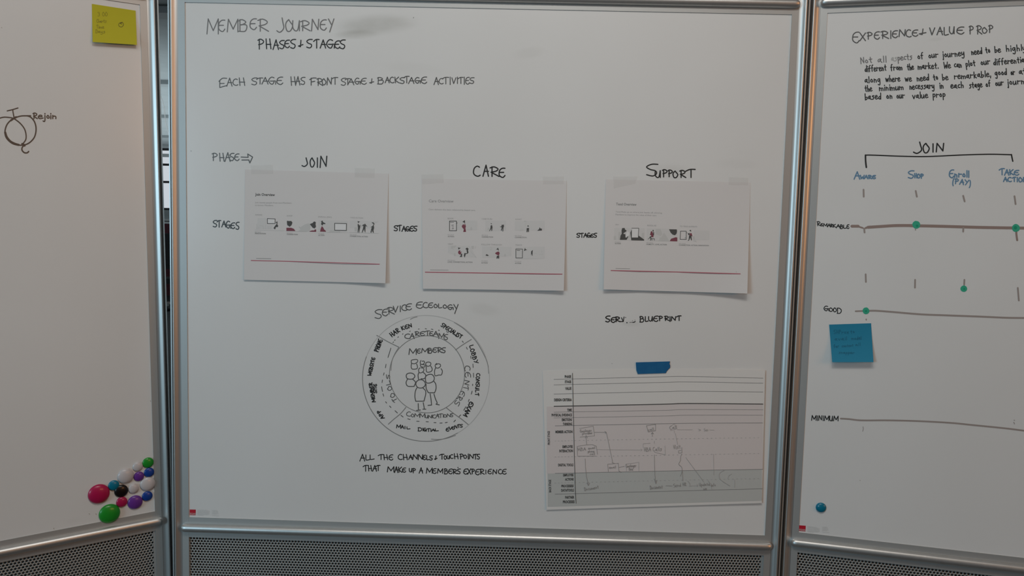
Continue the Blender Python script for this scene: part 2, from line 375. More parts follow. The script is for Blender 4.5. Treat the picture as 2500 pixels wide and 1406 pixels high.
def board(M, mirror, surf_mat, label):
    root = empty('whiteboard_screen', M, label, 'whiteboard')
    xa, xb = (-BW, 0) if mirror else (0, BW)
    MB().box(xa, xb, 0, .006, LOWZ, TOPZ).build('writing_surface', surf_mat, root)
    T = .0018
    MB().box(xa - .002, xb + .002, -T, .0065, TOPZ, TOPZ + .030).build('upper_trim', TRIMM, root)
    MB().box(xa - .002, xb + .002, -T, .0065, LOWZ - .0415, LOWZ).build('lower_trim', TRIMM, root)
    for sg, e in ((-1, xa), (1, xb)):
        X = lambda s: e + sg * s
        bx = lambda mb, s0, s1, *r: mb.box(min(X(s0), X(s1)), max(X(s0), X(s1)), *r)
        bx(MB(), 0, .0127, -T - .0002, .0062, .42, TOPZ + .0302).build('side_trim', TRIMM, root)
        pf = [(12.9, 2), (12.95, -1.5), (15, -1.7), (17.2, -2.4), (19.2, -3.5), (21, -5), (22.5, -6.6), (23.6, -7.7), (24.7, -8.2), (25.9, -8.0), (26.9, -6.9), (27.7, -4.9), (28.3, -2), (28.7, 2), (28.8, 14), (12.9, 14)]
        pf = [(X(a / 1000), b / 1000) for a, b in pf]
        if sg > 0: pf = pf[::-1]
        auto_smooth(MB().prism(pf[::-1], .10, TOPZ + .042).build('post', SILVER, root), 50)
        bx(MB(), .0290, .0322, .009, .030, .10, TOPZ + .040).build('hinge_groove', RUBBER, root)
        bx(MB(), .0322, .0346, .0005, .030, .10, TOPZ + .040).build('channel_lip', LIPM, root)
        bx(MB(), .0130, .0290, .014, .030, .10, TOPZ + .040).build('rear_post', SILVER, root)
        if M is not MC and ((mirror and sg > 0) or (not mirror and sg < 0)): continue
        fo = bx(MB(), .010, .036, -.26, .30, .062, .10).build('foot', SILVER, root)
        for yy in (-.23, .27):
            MB().lathe([(.02, -.014), (.03, -.011), (.03, .011), (.02, .014)], (X(.023), yy, .031), 18, 'x').build('caster', BLACKP, fo)
    n = [(.0015, 0), (.0049, .0010), (.0073, .0032), (.0086, .0066), (.0088, .012)]
    L = BW + .028
    prof = [(r, h) for r, h in n] + [(r, L - h) for r, h in reversed(n)]
    for z, nm in ((TOPZ + .0195, 'top_rail'), (LOWZ - .0208, 'middle_rail')):
        auto_smooth(MB().lathe(prof, (xa - .014, -.0042, z), 28, 'x').build(nm, SILVER, root), 60)
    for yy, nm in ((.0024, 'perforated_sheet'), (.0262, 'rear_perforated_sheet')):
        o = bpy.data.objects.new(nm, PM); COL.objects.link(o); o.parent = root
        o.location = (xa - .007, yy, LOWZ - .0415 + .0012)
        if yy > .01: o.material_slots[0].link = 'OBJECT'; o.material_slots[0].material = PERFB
    MB().box(xb - .0045, xb - .0002, .0008, .0022, .60, LOWZ - .041).build('sheet_edge_strip', LIPM, root)
    MB().box(xa, xb, -.0015, .03, .555, .60).build('bottom_rail', TRIMM, root)
    MB().box(xa, xb, .0268, .0298, LOWZ - .02, TOPZ + .028).build('back_panel', surf_mat, root)
    return root
BC = board(MC, False, WB_C, 'wide central whiteboard on a silver frame with three printed pages and the round diagram')
BL = board(ML, True, WB_L, 'left whiteboard angled inwards holding the cluster of coloured magnets')
BR = board(MR, False, WB_R, 'right whiteboard with brown rating lines, green dots and blue words')

# maker's labels, lower left corner of the centre and right boards (the square code is left out)
LBL = mat('label_red', (.50, .012, .03), .4); LBW = mat('label_white', (.62, .5, .5), .5); LBG = mat('label_grey', (.60, .60, .59), .5)
def maker_label(root, at, quad, T, y0, slope, x0):
    a = Ink().poly(PX, quad).build('maker_label', at, LBL, root, .0003, 'small red square maker label reading EGAN')
    q = [tuple(map(float, p.split(','))) for p in quad.split()]
    lx = lambda s, t: (q[0][0] + (q[1][0] - q[0][0]) * s + (q[3][0] - q[0][0]) * t, q[0][1] + (q[1][1] - q[0][1]) * s + (q[3][1] - q[0][1]) * t)
    p0, p1 = lx(.06, .93), lx(.97, .93)
    Ink().font('EGAN', *p0, *p1, 4.6, bold=.012).build('logo_lettering', at, LBW, a, .0005)
    ink = Ink(True)
    for i in range(8):
        wv = (24, 30, 31, 29, 30, 30, 27, 16)[i]
        ink.stroke([(x0, y0 + i * 1.85), (x0 + wv, y0 + i * 1.85 + wv * slope)], .75, caps=False)
        if i < 6: ink.stroke([(x0 + 36, y0 + 1 + i * 1.9), (x0 + 36 + (13, 14, 15, 15, 16, 12)[i], y0 + 1.4 + i * 1.9)], .7, caps=False)
    ink.stroke([(x0 + 36, y0 + 13.8), (x0 + 53, y0 + 14.6)], .8, caps=False)
    ink.build('label_small_print', at, LBG, root, .0003)
maker_label(BC, AC, '463.1,1243.6 477.9,1243.9 477.7,1257.6 463.0,1257.4', None, 1244.6, .012, 481.5)
maker_label(BR, AR, '1951.2,1282.2 1967.2,1283.3 1966.6,1297.2 1950.6,1296.2', None, 1285, .09, 1971)

# ------------------------------------------------------------------ marker writing on the boards
INKG = mat('ink_faded_grey', (.19, .185, .185), .35); INKR = mat('ink_ring_grey', (.27, .27, .265), .35); INKM = mat('ink_grey', (.105, .105, .103), .35); INKB = mat('ink_black', (.03, .029, .028), .35)
INKF = mat('ink_faint', (.40, .40, .395), .35); INKFF = mat('ink_very_faint', (.52, .52, .515), .35); INKBR = mat('ink_brown', (.30, .225, .20), .4)
INKBL = mat('ink_blue', (.13, .25, .38), .4); INKGR = mat('ink_green', (.04, .40, .25), .4); INKTK = mat('ink_taupe', (.34, .295, .275), .4); INKLB = mat('ink_left_brown', (.10, .075, .06), .4)
GDK = mat('ink_green_dark', (.01, .30, .17), .4)
A_ = (480, 20, 5.952); B_ = (820, 20, 5.952); C_ = (500, 350, 7.353); E_ = (940, 390, 5.208); G_ = (1390, 390, 5.435)
I_ = (860, 720, 6.944); J_ = (860, 900, 6.944); K_ = (860, 1080, 6.25); L_ = (500, 180, 6.25); M_ = (500, 520, 23.43); N_ = (1400, 750, 8.333); O_ = (940, 530, 23.43)
T_ = (2050, 40, 5.556); U_ = (1970, 320, 4.687); V_ = (1970, 620, 4.687); X_ = (1940, 980, 3.905); Y_ = (0, 240, 9.372); Z_ = (1980, 530, 8.929)
def writing(at, root, m, name='handwritten_word', label=None):
    ink = Ink(); return ink, lambda: ink.build(name, at, m, root, .0002, label)
i, fin = writing(AC, BC, INKG, label='grey marker heading MEMBER JOURNEY')
i.boxes(A_, 'MEMBER', '150-315,155-375 318-410,175-340 445-600,160-345 615-745,165-335 775-870,155-312 890-1045,158-335', 2.6)
i.boxes(A_, 'JOURNEY', '1165-1280,140-350 1293-1395,165-330 1398-1505,180-328 1510-1650,180-328 1670-1775,160-330 1795-1885,170-320 1915-1995,155-345', 2.6); fin()
i, fin = writing(AC, BC, INKB, label='black marker line PHASES + STAGES')
i.boxes(A_, 'PHASES/+/STAGES', '890-985,450-595 1000-1080,445-590 1110-1190,460-600 1205-1275,470-590 1280-1350,465-575 1365-1440,455-585 1480-1545,465-560 1600-1680,455-578 1700-1780,455-580 1795-1875,460-580 1890-2000,455-580 2008-2080,475-585 2085-2160,462-590', 2.7); fin()
i, fin = writing(AC, BC, INKM, label='grey marker line on front stage and backstage activities')
i.boxes(L_, '\u03a3ACH/STAGE/HAS', '215-335,70-210 335-415,65-190 430-505,78-178 515-610,62-180 715-800,65-170 790-885,65-158 870-965,55-158 975-1080,50-160 1100-1190,52-165 1305-1385,45-178 1385-1450,42-172 1465-1530,55-165', 2.2)
i.boxes(L_, 'FRONT/STAGE', '1600-1700,65-175 1710-1800,70-180 1790-1850,75-165 1865-1935,60-170 1935-2030,58-162 2080-2155,70-178 2140-2215,75-165 2180-2275,75-170 2290-2370,65-160 2385-2465,70-162', 2.2)
i.boxes(B_, '+/BACKSTAGE', '490-550,1025-1090 605-700,1005-1100 715-775,1000-1085 785-845,1000-1085 850-920,1000-1085 930-1000,1008-1095 985-1065,990-1085 1055-1135,1005-1095 1150-1225,1005-1090 1240-1320,1000-1095', 2.2)
i.boxes(B_, 'ACTIVITIES', '1425-1490,1005-1110 1500-1560,1020-1100 1545-1640,1005-1100 1650-1670,1000-1110 1685-1745,1010-1095 1755-1775,1000-1095 1775-1850,1005-1095 1855-1875,1000-1108 1885-1940,1005-1105 1945-2010,1010-1095', 2.2); fin()
i, fin = writing(AC, BC, INKM, label='PHASE in marker with an outlined arrow to the right')
i.boxes(C_, 'PHASE', '130-235,175-310 255-345,175-320 360-455,165-325 450-525,180-310 535-615,190-310', 2.4)
i.tr(C_, '652,245 778,250 770,190 858,245 808,350 790,297 665,298', 2.4, False); fin()
i, fin = writing(AC, BC, INKB, label='JOIN in black marker above the first page')
i.boxes(C_, 'JOIN', '1745-1855,260-415 1890-1970,260-418 2010-2030,260-430 2070-2190,230-435', 2.9); fin()
i, fin = writing(AC, BC, INKB, label='STAGES in marker left of the first page')
i.boxes(M_, 'STAGES', '475-700,425-800 700-915,430-810 970-1200,450-800 1220-1480,460-870 1490-1715,565-890 1780-1965,530-940', 2.5); fin()
i, fin = writing(AC, BC, INKB, label='STAGES in marker left of the middle page')
i.boxes(O_, 'STAGES', '520-730,490-785 710-940,470-790 965-1170,520-815 1190-1405,540-800 1420-1620,520-810 1640-1830,520-800', 2.5); fin()
i, fin = writing(AC, BC, INKB, label='CARE in black marker above the middle page')
i.boxes(E_, 'CARE', '1125-1210,80-210 1245-1315,68-210 1335-1450,90-212 1450-1525,108-225', 3); fin()
i, fin = writing(AC, BC, INKB, label='SUPPORT in black marker above the right page')
i.boxes(G_, 'SUPPORT', '1025-1175,60-215 1140-1215,145-235 1235-1305,130-228 1310-1375,135-225 1375-1440,150-235 1465-1545,140-235 1545-1670,128-235', 2.9); fin()
i, fin = writing(AC, BC, INKB, label='STAGES in marker left of the right page')
i.boxes(G_, 'STAGES', '98-140,975-1030 138-188,975-1030 190-235,975-1030 240-280,970-1030 285-318,985-1030 325-365,975-1030', 2.3); fin()
i, fin = writing(AC, BC, INKM, label='SERVICE ECEOLOGY in marker over the round diagram')
i.boxes(I_, 'SERVICE', '385-505,250-400 510-600,240-355 595-715,210-325 695-775,190-295 795-830,185-285 840-925,165-265 910-1005,150-255', 2.2)
i.boxes(I_, 'ECEOLOGY', '1085-1190,120-228 1200-1280,125-218 1290-1365,135-218 1385-1445,155-212 1455-1520,150-220 1540-1605,165-222 1620-1710,165-248 1720-1795,160-315', 2.2); fin()
# the round diagram
def ell(ink, cx, cy, rx, ry, a0, a1, w, n=60):
    ink.stroke([(cx + rx * math.cos(math.radians(a0 + (a1 - a0) * k / n)), cy + ry * math.sin(math.radians(a0 + (a1 - a0) * k / n))) for k in range(n + 1)], w, False)
i, fin = writing(AC, BC, INKR, 'marker_circle', 'grey marker rings and dividing strokes of the round diagram')
ell(i, 1040, 923.5, 155, 153.7, 60, 200, 1.7); i.cut(); ell(i, 1042.5, 913.5, 91.7, 94.2, 0, 360, 1.6); i.cut()
i.tr(I_, '1730,465 1900,580 2080,760 2200,950 2290,1150 2315,1330', 1.7)
i.tr(I_, '415,685 600,790 790,885#2018,755 1880,840 1752,930', 2); i.tr(J_, '910,655 820,760 700,860 612,940#1592,660 1720,760 1860,860 1970,950', 2)
i.tr(J_, '1340,1192 1450,1200 1600,1180 1750,1130', 1.5); i.tr(I_, '790,885 720,1000 670,1130 655,1280', 1.6); i.tr(I_, '985,412 1040,385 1100,370', 1.6); fin()
i, fin = writing(AC, BC, INKFF, 'marker_circle', 'almost rubbed-out upper arc of the outer ring')
ell(i, 1040, 923.5, 155, 153.7, 200, 420, 1.3); fin()
i, fin = writing(AC, BC, INKM, 'marker_dash')
i.tr(I_, '690,808 700,795#715,770 728,760#770,718 785,708#850,665 862,658#970,618 985,612#1120,578 1135,576#1235,570 1258,575#1340,578 1368,585#1460,596 1478,600#1597,620 1628,635#1742,685 1768,710#1865,780 1882,805#1935,885 1950,920#2008,1035 2015,1080#2045,1170 2050,1230#2055,1325 2057,1395#655,900 605,1060#572,1175 562,1235#540,1320 528,1360', 1.6)
i.tr(J_, '512,190 505,235#497,305 512,385#522,425 532,465#565,560 582,582#632,632 657,657#725,712 765,750#825,790 862,818#940,848 980,862#1092,890 1133,892#1252,898 1290,900#1385,913 1420,914#1487,922 1523,920#1577,915 1610,908#1722,900 1750,870#1812,810 1838,783#1890,705 1925,645#1968,555 1982,520#2018,430 2032,380#2040,262 2040,285', 1.7); fin()
i, fin = writing(AC, BC, INKM, 'outlined_person_drawing', 'group of outlined marker people at the centre of the diagram')
i.tr(I_, '1005,1160 1000,1110 1050,1095 1100,1095 1108,1130 1060,1165 1010,1160;1005,1165 998,1210 1015,1255 1095,1250 1105,1210 1090,1168#1165,1110 1150,1150 1180,1180 1225,1150 1215,1120 1185,1125;1155,1180 1165,1215 1225,1220 1235,1190 1180,1178', 2)
i.tr(I_, '1250,1150 1285,1135 1330,1150 1325,1190 1280,1210 1245,1180 1250,1150;1255,1210 1262,1305 1340,1295 1355,1250 1330,1205#1430,1160 1405,1190 1415,1230 1455,1240 1495,1210 1490,1175 1455,1165 1425,1180;1410,1240 1395,1290 1400,1360 1420,1370 1470,1355 1510,1355 1528,1290 1505,1250#1150,1235 1125,1260 1130,1310 1165,1320 1210,1290 1210,1245 1170,1235', 2)
i.tr(J_, '1130,65 1115,110 1125,180;1200,60 1245,105 1225,165 1165,170#935,180 912,235 940,295 1050,300;1020,175 1060,210 1072,240 1050,290#1095,325 1070,380 1062,470 1075,550;1075,551 1215,550;1215,550 1245,430 1240,370 1200,330#1250,260 1255,340 1290,405;1290,406 1395,408;1395,408 1420,340 1415,260 1385,215;1320,425 1335,520 1345,615;1345,615 1285,622;1385,430 1410,510 1440,585 1415,600 1475,612#1118,590 1122,700;1090,707 1155,700;1203,575 1222,680;1197,685 1247,685', 2.1)
i.tr(J_, '915,130 925,90 985,72 1040,90 1062,130 1030,170 975,178 930,165#1240,180 1245,130 1290,100 1350,97 1390,150 1375,210 1310,242 1255,235#1085,225 1130,190 1190,190 1235,235 1230,290 1180,325 1115,320 1080,275', 2.1, closed=True); fin()
i, fin = writing(AC, BC, INKM, 'handwritten_word', 'marker words MEMBERS, CARETEAMS, COMMUNICATIONS, TOOLS and CENTERS')
i.boxes(I_, 'MEMBERS', '960-1085,910-1010 1100-1155,915-990 1175-1280,905-980 1290-1355,900-988 1365-1430,895-975 1440-1520,890-975 1520-1580,895-980', 2.3)
i.boxes(I_, 'CARETEAMS', '890-985,660-740 975-1050,650-740 1060-1140,620-695 1150-1225,620-690 1225-1315,610-690 1310-1365,620-690 1370-1455,615-700 1465-1555,650-740 1565-1620,670-760', 2)
i.boxes(J_, 'COMMUNICATIONS', '920-995,730-805 1000-1050,765-815 1055-1140,760-820 1145-1230,760-830 1240-1285,785-835 1290-1345,790-840 1350-1360,780-835 1365-1415,780-838 1415-1470,765-835 1460-1530,765-830 1535-1548,770-825 1550-1600,775-820 1605-1665,765-820 1665-1710,760-815', 1.7)
i.auto(J_, 'CE', 1905, -45, 1915, 160, 95, 1.7); i.auto(J_, 'NT', 1905, 195, 1880, 360, 85, 1.7); i.auto(J_, 'ERS', 1850, 370, 1715, 600, 85, 1.7)
i.auto(J_, 'TO', 770, 545, 690, 395, 72, 1.8); i.auto(J_, 'OL', 670, 360, 632, 190, 70, 1.8); i.auto(J_, 'S', 635, 170, 635, 92, 55, 1.8); fin()
i, fin = writing(AC, BC, INKB, 'handwritten_word', 'smaller black marker words round the outer ring')
i.auto(I_, 'HAR', 668, 715, 815, 615, 78, 2.3); i.auto(I_, 'KEN', 840, 600, 1020, 545, 62, 2.3); i.auto(I_, 'SPECIALIST', 1500, 530, 1840, 745, 66, 2.1)
i.auto(I_, 'LOBBY', 1985, 860, 2075, 1175, 66, 2.1); i.auto(J_, 'CONSULT', 2105, 80, 2082, 460, 60, 2.1); i.auto(J_, 'EXAM', 1995, 555, 1880, 790, 72, 2.4)
i.auto(I_, 'PHONE', 435, 970, 515, 765, 72, 2.4); i.auto(I_, 'WEBSITE', 315, 1372, 388, 1065, 55, 2.4); i.auto(J_, 'MEMBER', 392, 560, 335, 232, 55, 2.4); i.auto(J_, 'SITE', 415, 412, 412, 258, 50, 2.4); i.auto(J_, 'APP', 545, 835, 462, 690, 58, 2.3)
i.boxes(J_, 'MAIL', '750-820,950-1005 825-870,960-1015 885-900,975-1020 920-980,985-1022', 2)
i.boxes(J_, 'DIGTIAL', '1115-1180,1000-1055 1190-1205,1005-1055 1210-1255,1005-1060 1260-1320,1015-1065 1328-1338,1020-1065 1345-1395,1020-1060 1400-1460,1018-1055', 2)
i.boxes(J_, 'EVENTS', '1590-1640,1005-1060 1640-1690,985-1035 1690-1730,980-1030 1735-1780,960-1015 1780-1825,945-1000 1830-1870,945-995', 2); fin()
i, fin = writing(AC, BC, INKB, label='two black marker lines on channels and touchpoints under the diagram')
i.boxes(K_, 'ALL/THE/CHANNELS', '115-190,180-285 200-265,190-270 265-335,190-260 395-475,185-262 475-540,185-265 560-620,190-270 700-765,180-262 770-840,180-265 860-915,190-260 925-995,185-260 1005-1075,185-265 1080-1120,195-265 1130-1175,200-265 1180-1225,205-270', 2.2)
i.boxes(K_, '+/TOUCHPOINTS', '1255-1295,205-260 1330-1400,180-255 1400-1440,200-255 1447-1487,200-250 1495-1540,185-245 1550-1615,170-250 1640-1700,175-255 1700-1750,190-240 1765-1775,175-255 1785-1850,180-250 1850-1905,180-255 1905-1945,180-255', 2.2)
i.boxes(K_, 'THAT/MAKE/UP/A', '165-235,350-440 240-295,350-435 310-370,350-440 360-425,350-430 535-635,370-450 645-695,370-460 700-760,375-455 765-815,390-455 870-915,395-450 920-970,395-465 1020-1075,385-470', 2.2)
i.boxes(K_, "MEMBER'S", "1130-1220,390-470 1225-1280,400-475 1300-1380,400-470 1405-1460,400-480 1470-1525,405-480 1530-1600,410-480 1605-1620,380-405 1605-1650,405-480", 2.2)
i.boxes(K_, 'EXPERIENCE', '1700-1755,405-485 1760-1810,400-485 1820-1870,405-480 1880-1940,410-495 1945-2015,405-485 2030-2045,420-480 2070-2125,410-480 2145-2205,415-485 2230-2280,410-480 2290-2350,410-485', 2.2); fin()
i, fin = writing(AC, BC, INKB, label='SERVICE BLUEPRINT in black marker with its middle rubbed out')
i.boxes(N_, 'SER', '655-745,180-300 765-845,210-310 845-950,195-295', 2.8); i.tr(N_, '950,290 1000,293', 2.2); i.tr(N_, '978,212 1013,293 1030,197', 2.1, False)
i.tr(N_, '1060,208 1064,210', 1.9); i.tr(N_, '1085,313 1093,314', 2.4); i.tr(N_, '1205,306 1238,303 1256,289', 2.1)
i.boxes(N_, 'BLUEPRINT', '1350-1440,185-300 1455-1520,190-290 1530-1615,190-280 1630-1720,180-290 1735-1820,180-275 1850-1945,180-270 1956-1972,190-290 1990-2080,190-275 2100-2190,175-270', 2.5); fin()
i, fin = writing(AC, BC, INKG, 'marker_speck')
i.tr(N_, '1145,309 1190,304#1200,272 1206,274#1248,258 1254,260#782,1145 786,1147', 1.3); i.tr(PX, '466,368 467,369#1009,44 1010,42', 1.3); fin()

i, fin = writing(AR, BR, INKM, label='grey marker heading EXPERIENCE + VALUE PROP')
i.boxes(T_, 'EXPERIENCE', '175-265,215-360 275-350,225-330 370-450,215-310 470-540,210-310 560-665,200-300 685-700,195-300 715-785,195-290 805-890,180-275 900-970,180-280 985-1060,185-270', 2.7)
i.boxes(T_, '+/VALUE/PROP', '1080-1170,170-245 1220-1290,155-250 1320-1395,145-250 1410-1475,150-255 1490-1560,140-235 1590-1685,145-240 1755-1820,130-240 1855-1930,125-240 1935-2000,150-225 2020-2085,120-220', 2.7); fin()
i, fin = writing(AR, BR, INKG, label='faded first line of the handwritten paragraph')
H = 84
for t in (('Not', 290, 645, 455, 622), ('all', 520, 626, 645, 618), ('pects', 790, 602, 990, 585)): i.auto(T_, *t, H, 2.2)
fin()
i, fin = writing(AR, BR, INKF, label='almost rubbed-out start of a word'); i.auto(T_, 'as', 705, 606, 785, 600, H, 2); fin()
i, fin = writing(AR, BR, INKB, label='five-line handwritten paragraph in black marker')
for t in (('of', 1060, 585, 1145, 575), ('our', 1210, 572, 1345, 550), ('journey', 1400, 556, 1700, 530), ('need', 1790, 520, 1940, 502), ('to', 1985, 500, 2048, 490), ('be', 2105, 490, 2192, 483), ('highly', 2260, 478, 2540, 455),
          ('different', 345, 752, 640, 732), ('from', 695, 738, 855, 722), ('the', 920, 727, 1010, 718), ('market.', 1065, 718, 1345, 704), ('We', 1415, 703, 1512, 698), ('can', 1555, 695, 1660, 688), ('plot', 1715, 688, 1850, 668), ('our', 1920, 668, 2050, 640), ('differentia', 2090, 662, 2510, 625),
          ('along', 345, 905, 560, 890), ('where', 625, 888, 825, 882), ('we', 890, 882, 982, 876), ('need', 1050, 880, 1220, 864), ('to', 1275, 865, 1340, 855), ('be', 1395, 868, 1480, 860), ('remarkable,', 1555, 852, 2060, 818), ('good', 2110, 806, 2275, 790), ('or', 2325, 798, 2382, 790), ('at', 2440, 790, 2540, 775),
          ('the', 345, 1018, 445, 1010), ('minimum', 540, 1010, 872, 994), ('necessary', 950, 990, 1290, 975), ('in', 1360, 978, 1416, 972), ('each', 1510, 978, 1690, 966), ('stage', 1760, 975, 1940, 960), ('of', 1985, 958, 2055, 950), ('our', 2115, 945, 2230, 930), ('journey', 2280, 932, 2620, 900),
          ('based', 345, 1132, 570, 1118), ('on', 635, 1118, 722, 1112), ('our', 775, 1118, 888, 1104), ('value', 990, 1115, 1205, 1105), ('prop', 1265, 1102, 1440, 1092)): i.auto(T_, *t, H, 2.4)
fin()
i, fin = writing(AR, BR, INKB, label='JOIN over a wide marker bracket')
i.boxes(U_, 'JOIN', '1220-1325,125-255 1330-1400,140-245 1432-1452,145-240 1480-1565,140-238', 3.2)
i.tr(U_, '680,415 672,345 670,275', 4); i.tr(U_, '670,275 760,275 1100,288 1400,290 1800,272 2100,265 2340,270', 3); i.tr(U_, '2340,268 2346,300 2356,345', 3.4); fin()
i, fin = writing(AR, BR, INKBL, label='four blue marker column words AWARE, SHOP, ENROLL, TAKE ACTION')
i.boxes(U_, 'AWARE', '540-605,465-550 612-655,505-545 658-695,505-545 702-740,505-545 748-785,508-545', 3)
i.boxes(U_, 'SHOP', '1160-1225,455-540 1230-1258,485-535 1264-1296,490-535 1302-1335,490-540', 3)
i.boxes(U_, 'E', '1630-1680,445-535', 3); i.auto(U_, 'nroll', 1688, 528, 1862, 528, 74, 3); i.auto(U_, '(PAY)', 1665, 600, 1880, 622, 58, 2.8)
i.boxes(U_, 'TAKE', '2200-2260,430-500 2262-2310,440-505 2315-2365,440-500 2372-2425,450-505', 3); i.auto(U_, 'ACTION', 2250, 578, 2520, 578, 50, 3); fin()
i, fin = writing(AR, BR, INKTK, 'marker_tick', 'short brown-grey tick strokes between the rating lines')
i.tr(U_, '648,670 650,750#1245,685 1258,750#1788,740 1805,805#2375,745 2388,835#655,1115 660,1160#1790,1105 1788,1150', 4.4, False)
i.tr(V_, '672,232 675,320#1238,295 1236,385#1802,295 1799,350#2413,388 2425,532', 4.2, False)
i.tr(V_, '678,745 679,755', 2.8); i.tr(U_, '1242,1122 1243,1132', 2.6); i.tr(X_, '652,240 655,262 648,285', 1.4); i.tr(X_, '2092,178 2098,178#2090,198 2096,214', 1.8); i.tr(X_, '623,752 625,753', 1.6); fin()
i, fin = writing(AR, BR, INKBR, 'marker_line', 'thick brown marker line at the REMARKABLE level')
i.tr(Z_, '890,198 1030,198', 7, False); i.tr(Z_, '1030,205 1130,236', 4); i.tr(Z_, '1190,238 1290,205', 5); i.tr(Z_, '1240,222 1500,205 1850,184 2230,184', 7.2)
i.tr(U_, '1180,1082 1500,1088 2000,1102 2500,1110', 7.2); i.tr(U_, '2395,1112 2397,1180 2406,1248', 5); fin()
i, fin = writing(AR, BR, INKTK, 'marker_line', 'thinner brown-grey marker lines at the GOOD and MINIMUM levels')
i.tr(V_, '557,655 640,652', 4); i.tr(V_, '700,650 800,650 1000,665 1300,690 1600,702 2000,717 2300,730 2520,732', 4.6)
i.tr(X_, '440,163 520,168 640,180 900,180 1200,188 1500,205 1700,225 2000,255 2200,280', 4.2); fin()
i, fin = writing(AR, BR, INKB, label='black marker level names REMARKABLE, GOOD and MINIMUM')
i.boxes(Z_, 'REMARKABLE', '130-205,95-190 210-255,140-195 270-350,140-205 360-420,145-215 425-470,150-215 475-540,155-220 550-630,160-235 640-700,165-250 705-770,170-245 780-830,165-250', 2.1)
i.boxes(V_, 'GOOD', '195-250,595-650 255-298,615-655 303-340,615-660 345-395,620-678', 2.1); i.auto(X_, 'MINIMUM', 162, 180, 418, 186, 46, 2.2); fin()
i = Ink()
for T, x, y, r in ((U_, 1252, 1072, 9.6), (U_, 2392, 1108, 9.6), (V_, 676, 650, 8.3), (V_, 1795, 397, 8)): i.dot(*tr(T, x, y), r)
i.build('marker_dot', AR, INKGR, BR, .0004, 'round green marker dots on the rating lines')
i = Ink()
for T, x, y, r in ((U_, 1260, 1085, 3), (U_, 2385, 1105, 4), (V_, 676, 653, 2.5), (V_, 1800, 400, 2)): i.dot(*tr(T, x, y), r, wob=.2)
i.build('marker_dot_centre', AR, GDK, BR, .0006)

i, fin = writing(AL, BL, INKLB, 'marker_loop_drawing', 'brown marker loop with a T above and a C below')
i.tr(Y_, '165,288 300,255 410,220;290,260 300,330 320,430', 2.9); i.tr(Y_, '-40,468 60,435 150,432 280,450 360,490 470,580 560,700 595,830 590,940 540,1020', 3)
i.tr(Y_, '700,400 600,400 480,405 360,440 250,500 160,600 115,740 130,870 200,970 300,1040 420,1070 560,1065 680,1010 780,900 820,770 820,640 780,520 700,430 620,400', 3.3)
i.tr(Y_, '118,780 150,880 230,980 340,1040 430,1066', 5.4); i.tr(Y_, '250,505 310,460 370,430', 5); i.tr(Y_, '540,1080 505,1130 505,1190 560,1245 625,1245 655,1215', 3.4); i.tr(Y_, '512,1045 560,1078', 6); fin()
i, fin = writing(AL, BL, INKLB, label='handwritten word Rejoin in brown marker')
i.boxes(Y_, 'Rejoin', '755-855,335-465 875-985,330-465 985-1050,330-470 1060-1140,330-465 1145-1175,330-470 1195-1300,330-465', 2.9); fin()
i, fin = writing(AL, BL, INKTK, 'marker_speck'); i.tr(PX, '3,67 5,68#131,1289 132,1292#217,1254 219,1255#234,1254 235,1256#367,978 368,980', 1.2)
i.tr(PX, '262,-1 300,5 341,11#341,11 341,-2', .9, False); fin()

# ------------------------------------------------------------------ sheets of paper, notes and tape
PAPER = mat('copy_paper', (.66, .645, .64), .8); PAPER2 = mat('plotter_paper', (.72, .71, .69), .75)
PDK = mat('print_dark', (.075, .075, .072), .7); PMD = mat('print_mid', (.26, .26, .26), .7); PGY = mat('print_grey', (.40, .40, .40), .7); PLT = mat('print_light', (.55, .55, .54), .7)
PLL = mat('print_paler', (.615, .61, .605), .7); PRD = mat('print_red', (.21, .055, .08), .7); PRL = mat('print_rule_red', (.42, .10, .14), .7); PWH = mat('print_white', (.74, .74, .74), .7)
PENC = mat('pencil', (.34, .32, .31), .6); PENL = mat('pencil_light', (.47, .45, .44), .6)
FRONT = mat('band_front_stage', (.66, .61, .60), .75); BACK = mat('band_back_stage', (.51, .525, .51), .75)
STY = mat('note_yellow', (.50, .46, .012), .75); STB = mat('note_blue', (.006, .21, .35), .75); TAPEB = mat('painters_tape_blue', (.0, .105, .27), .6); noise_mix(TAPEB, (.005, .125, .29), 90, .6)
TAPEC = mat('clear_tape', (.68, .67, .65), .45, 0, Alpha=.13)
def pxlerp(a, b, t): return (a[0] + (b[0] - a[0]) * t, a[1] + (b[1] - a[1]) * t)
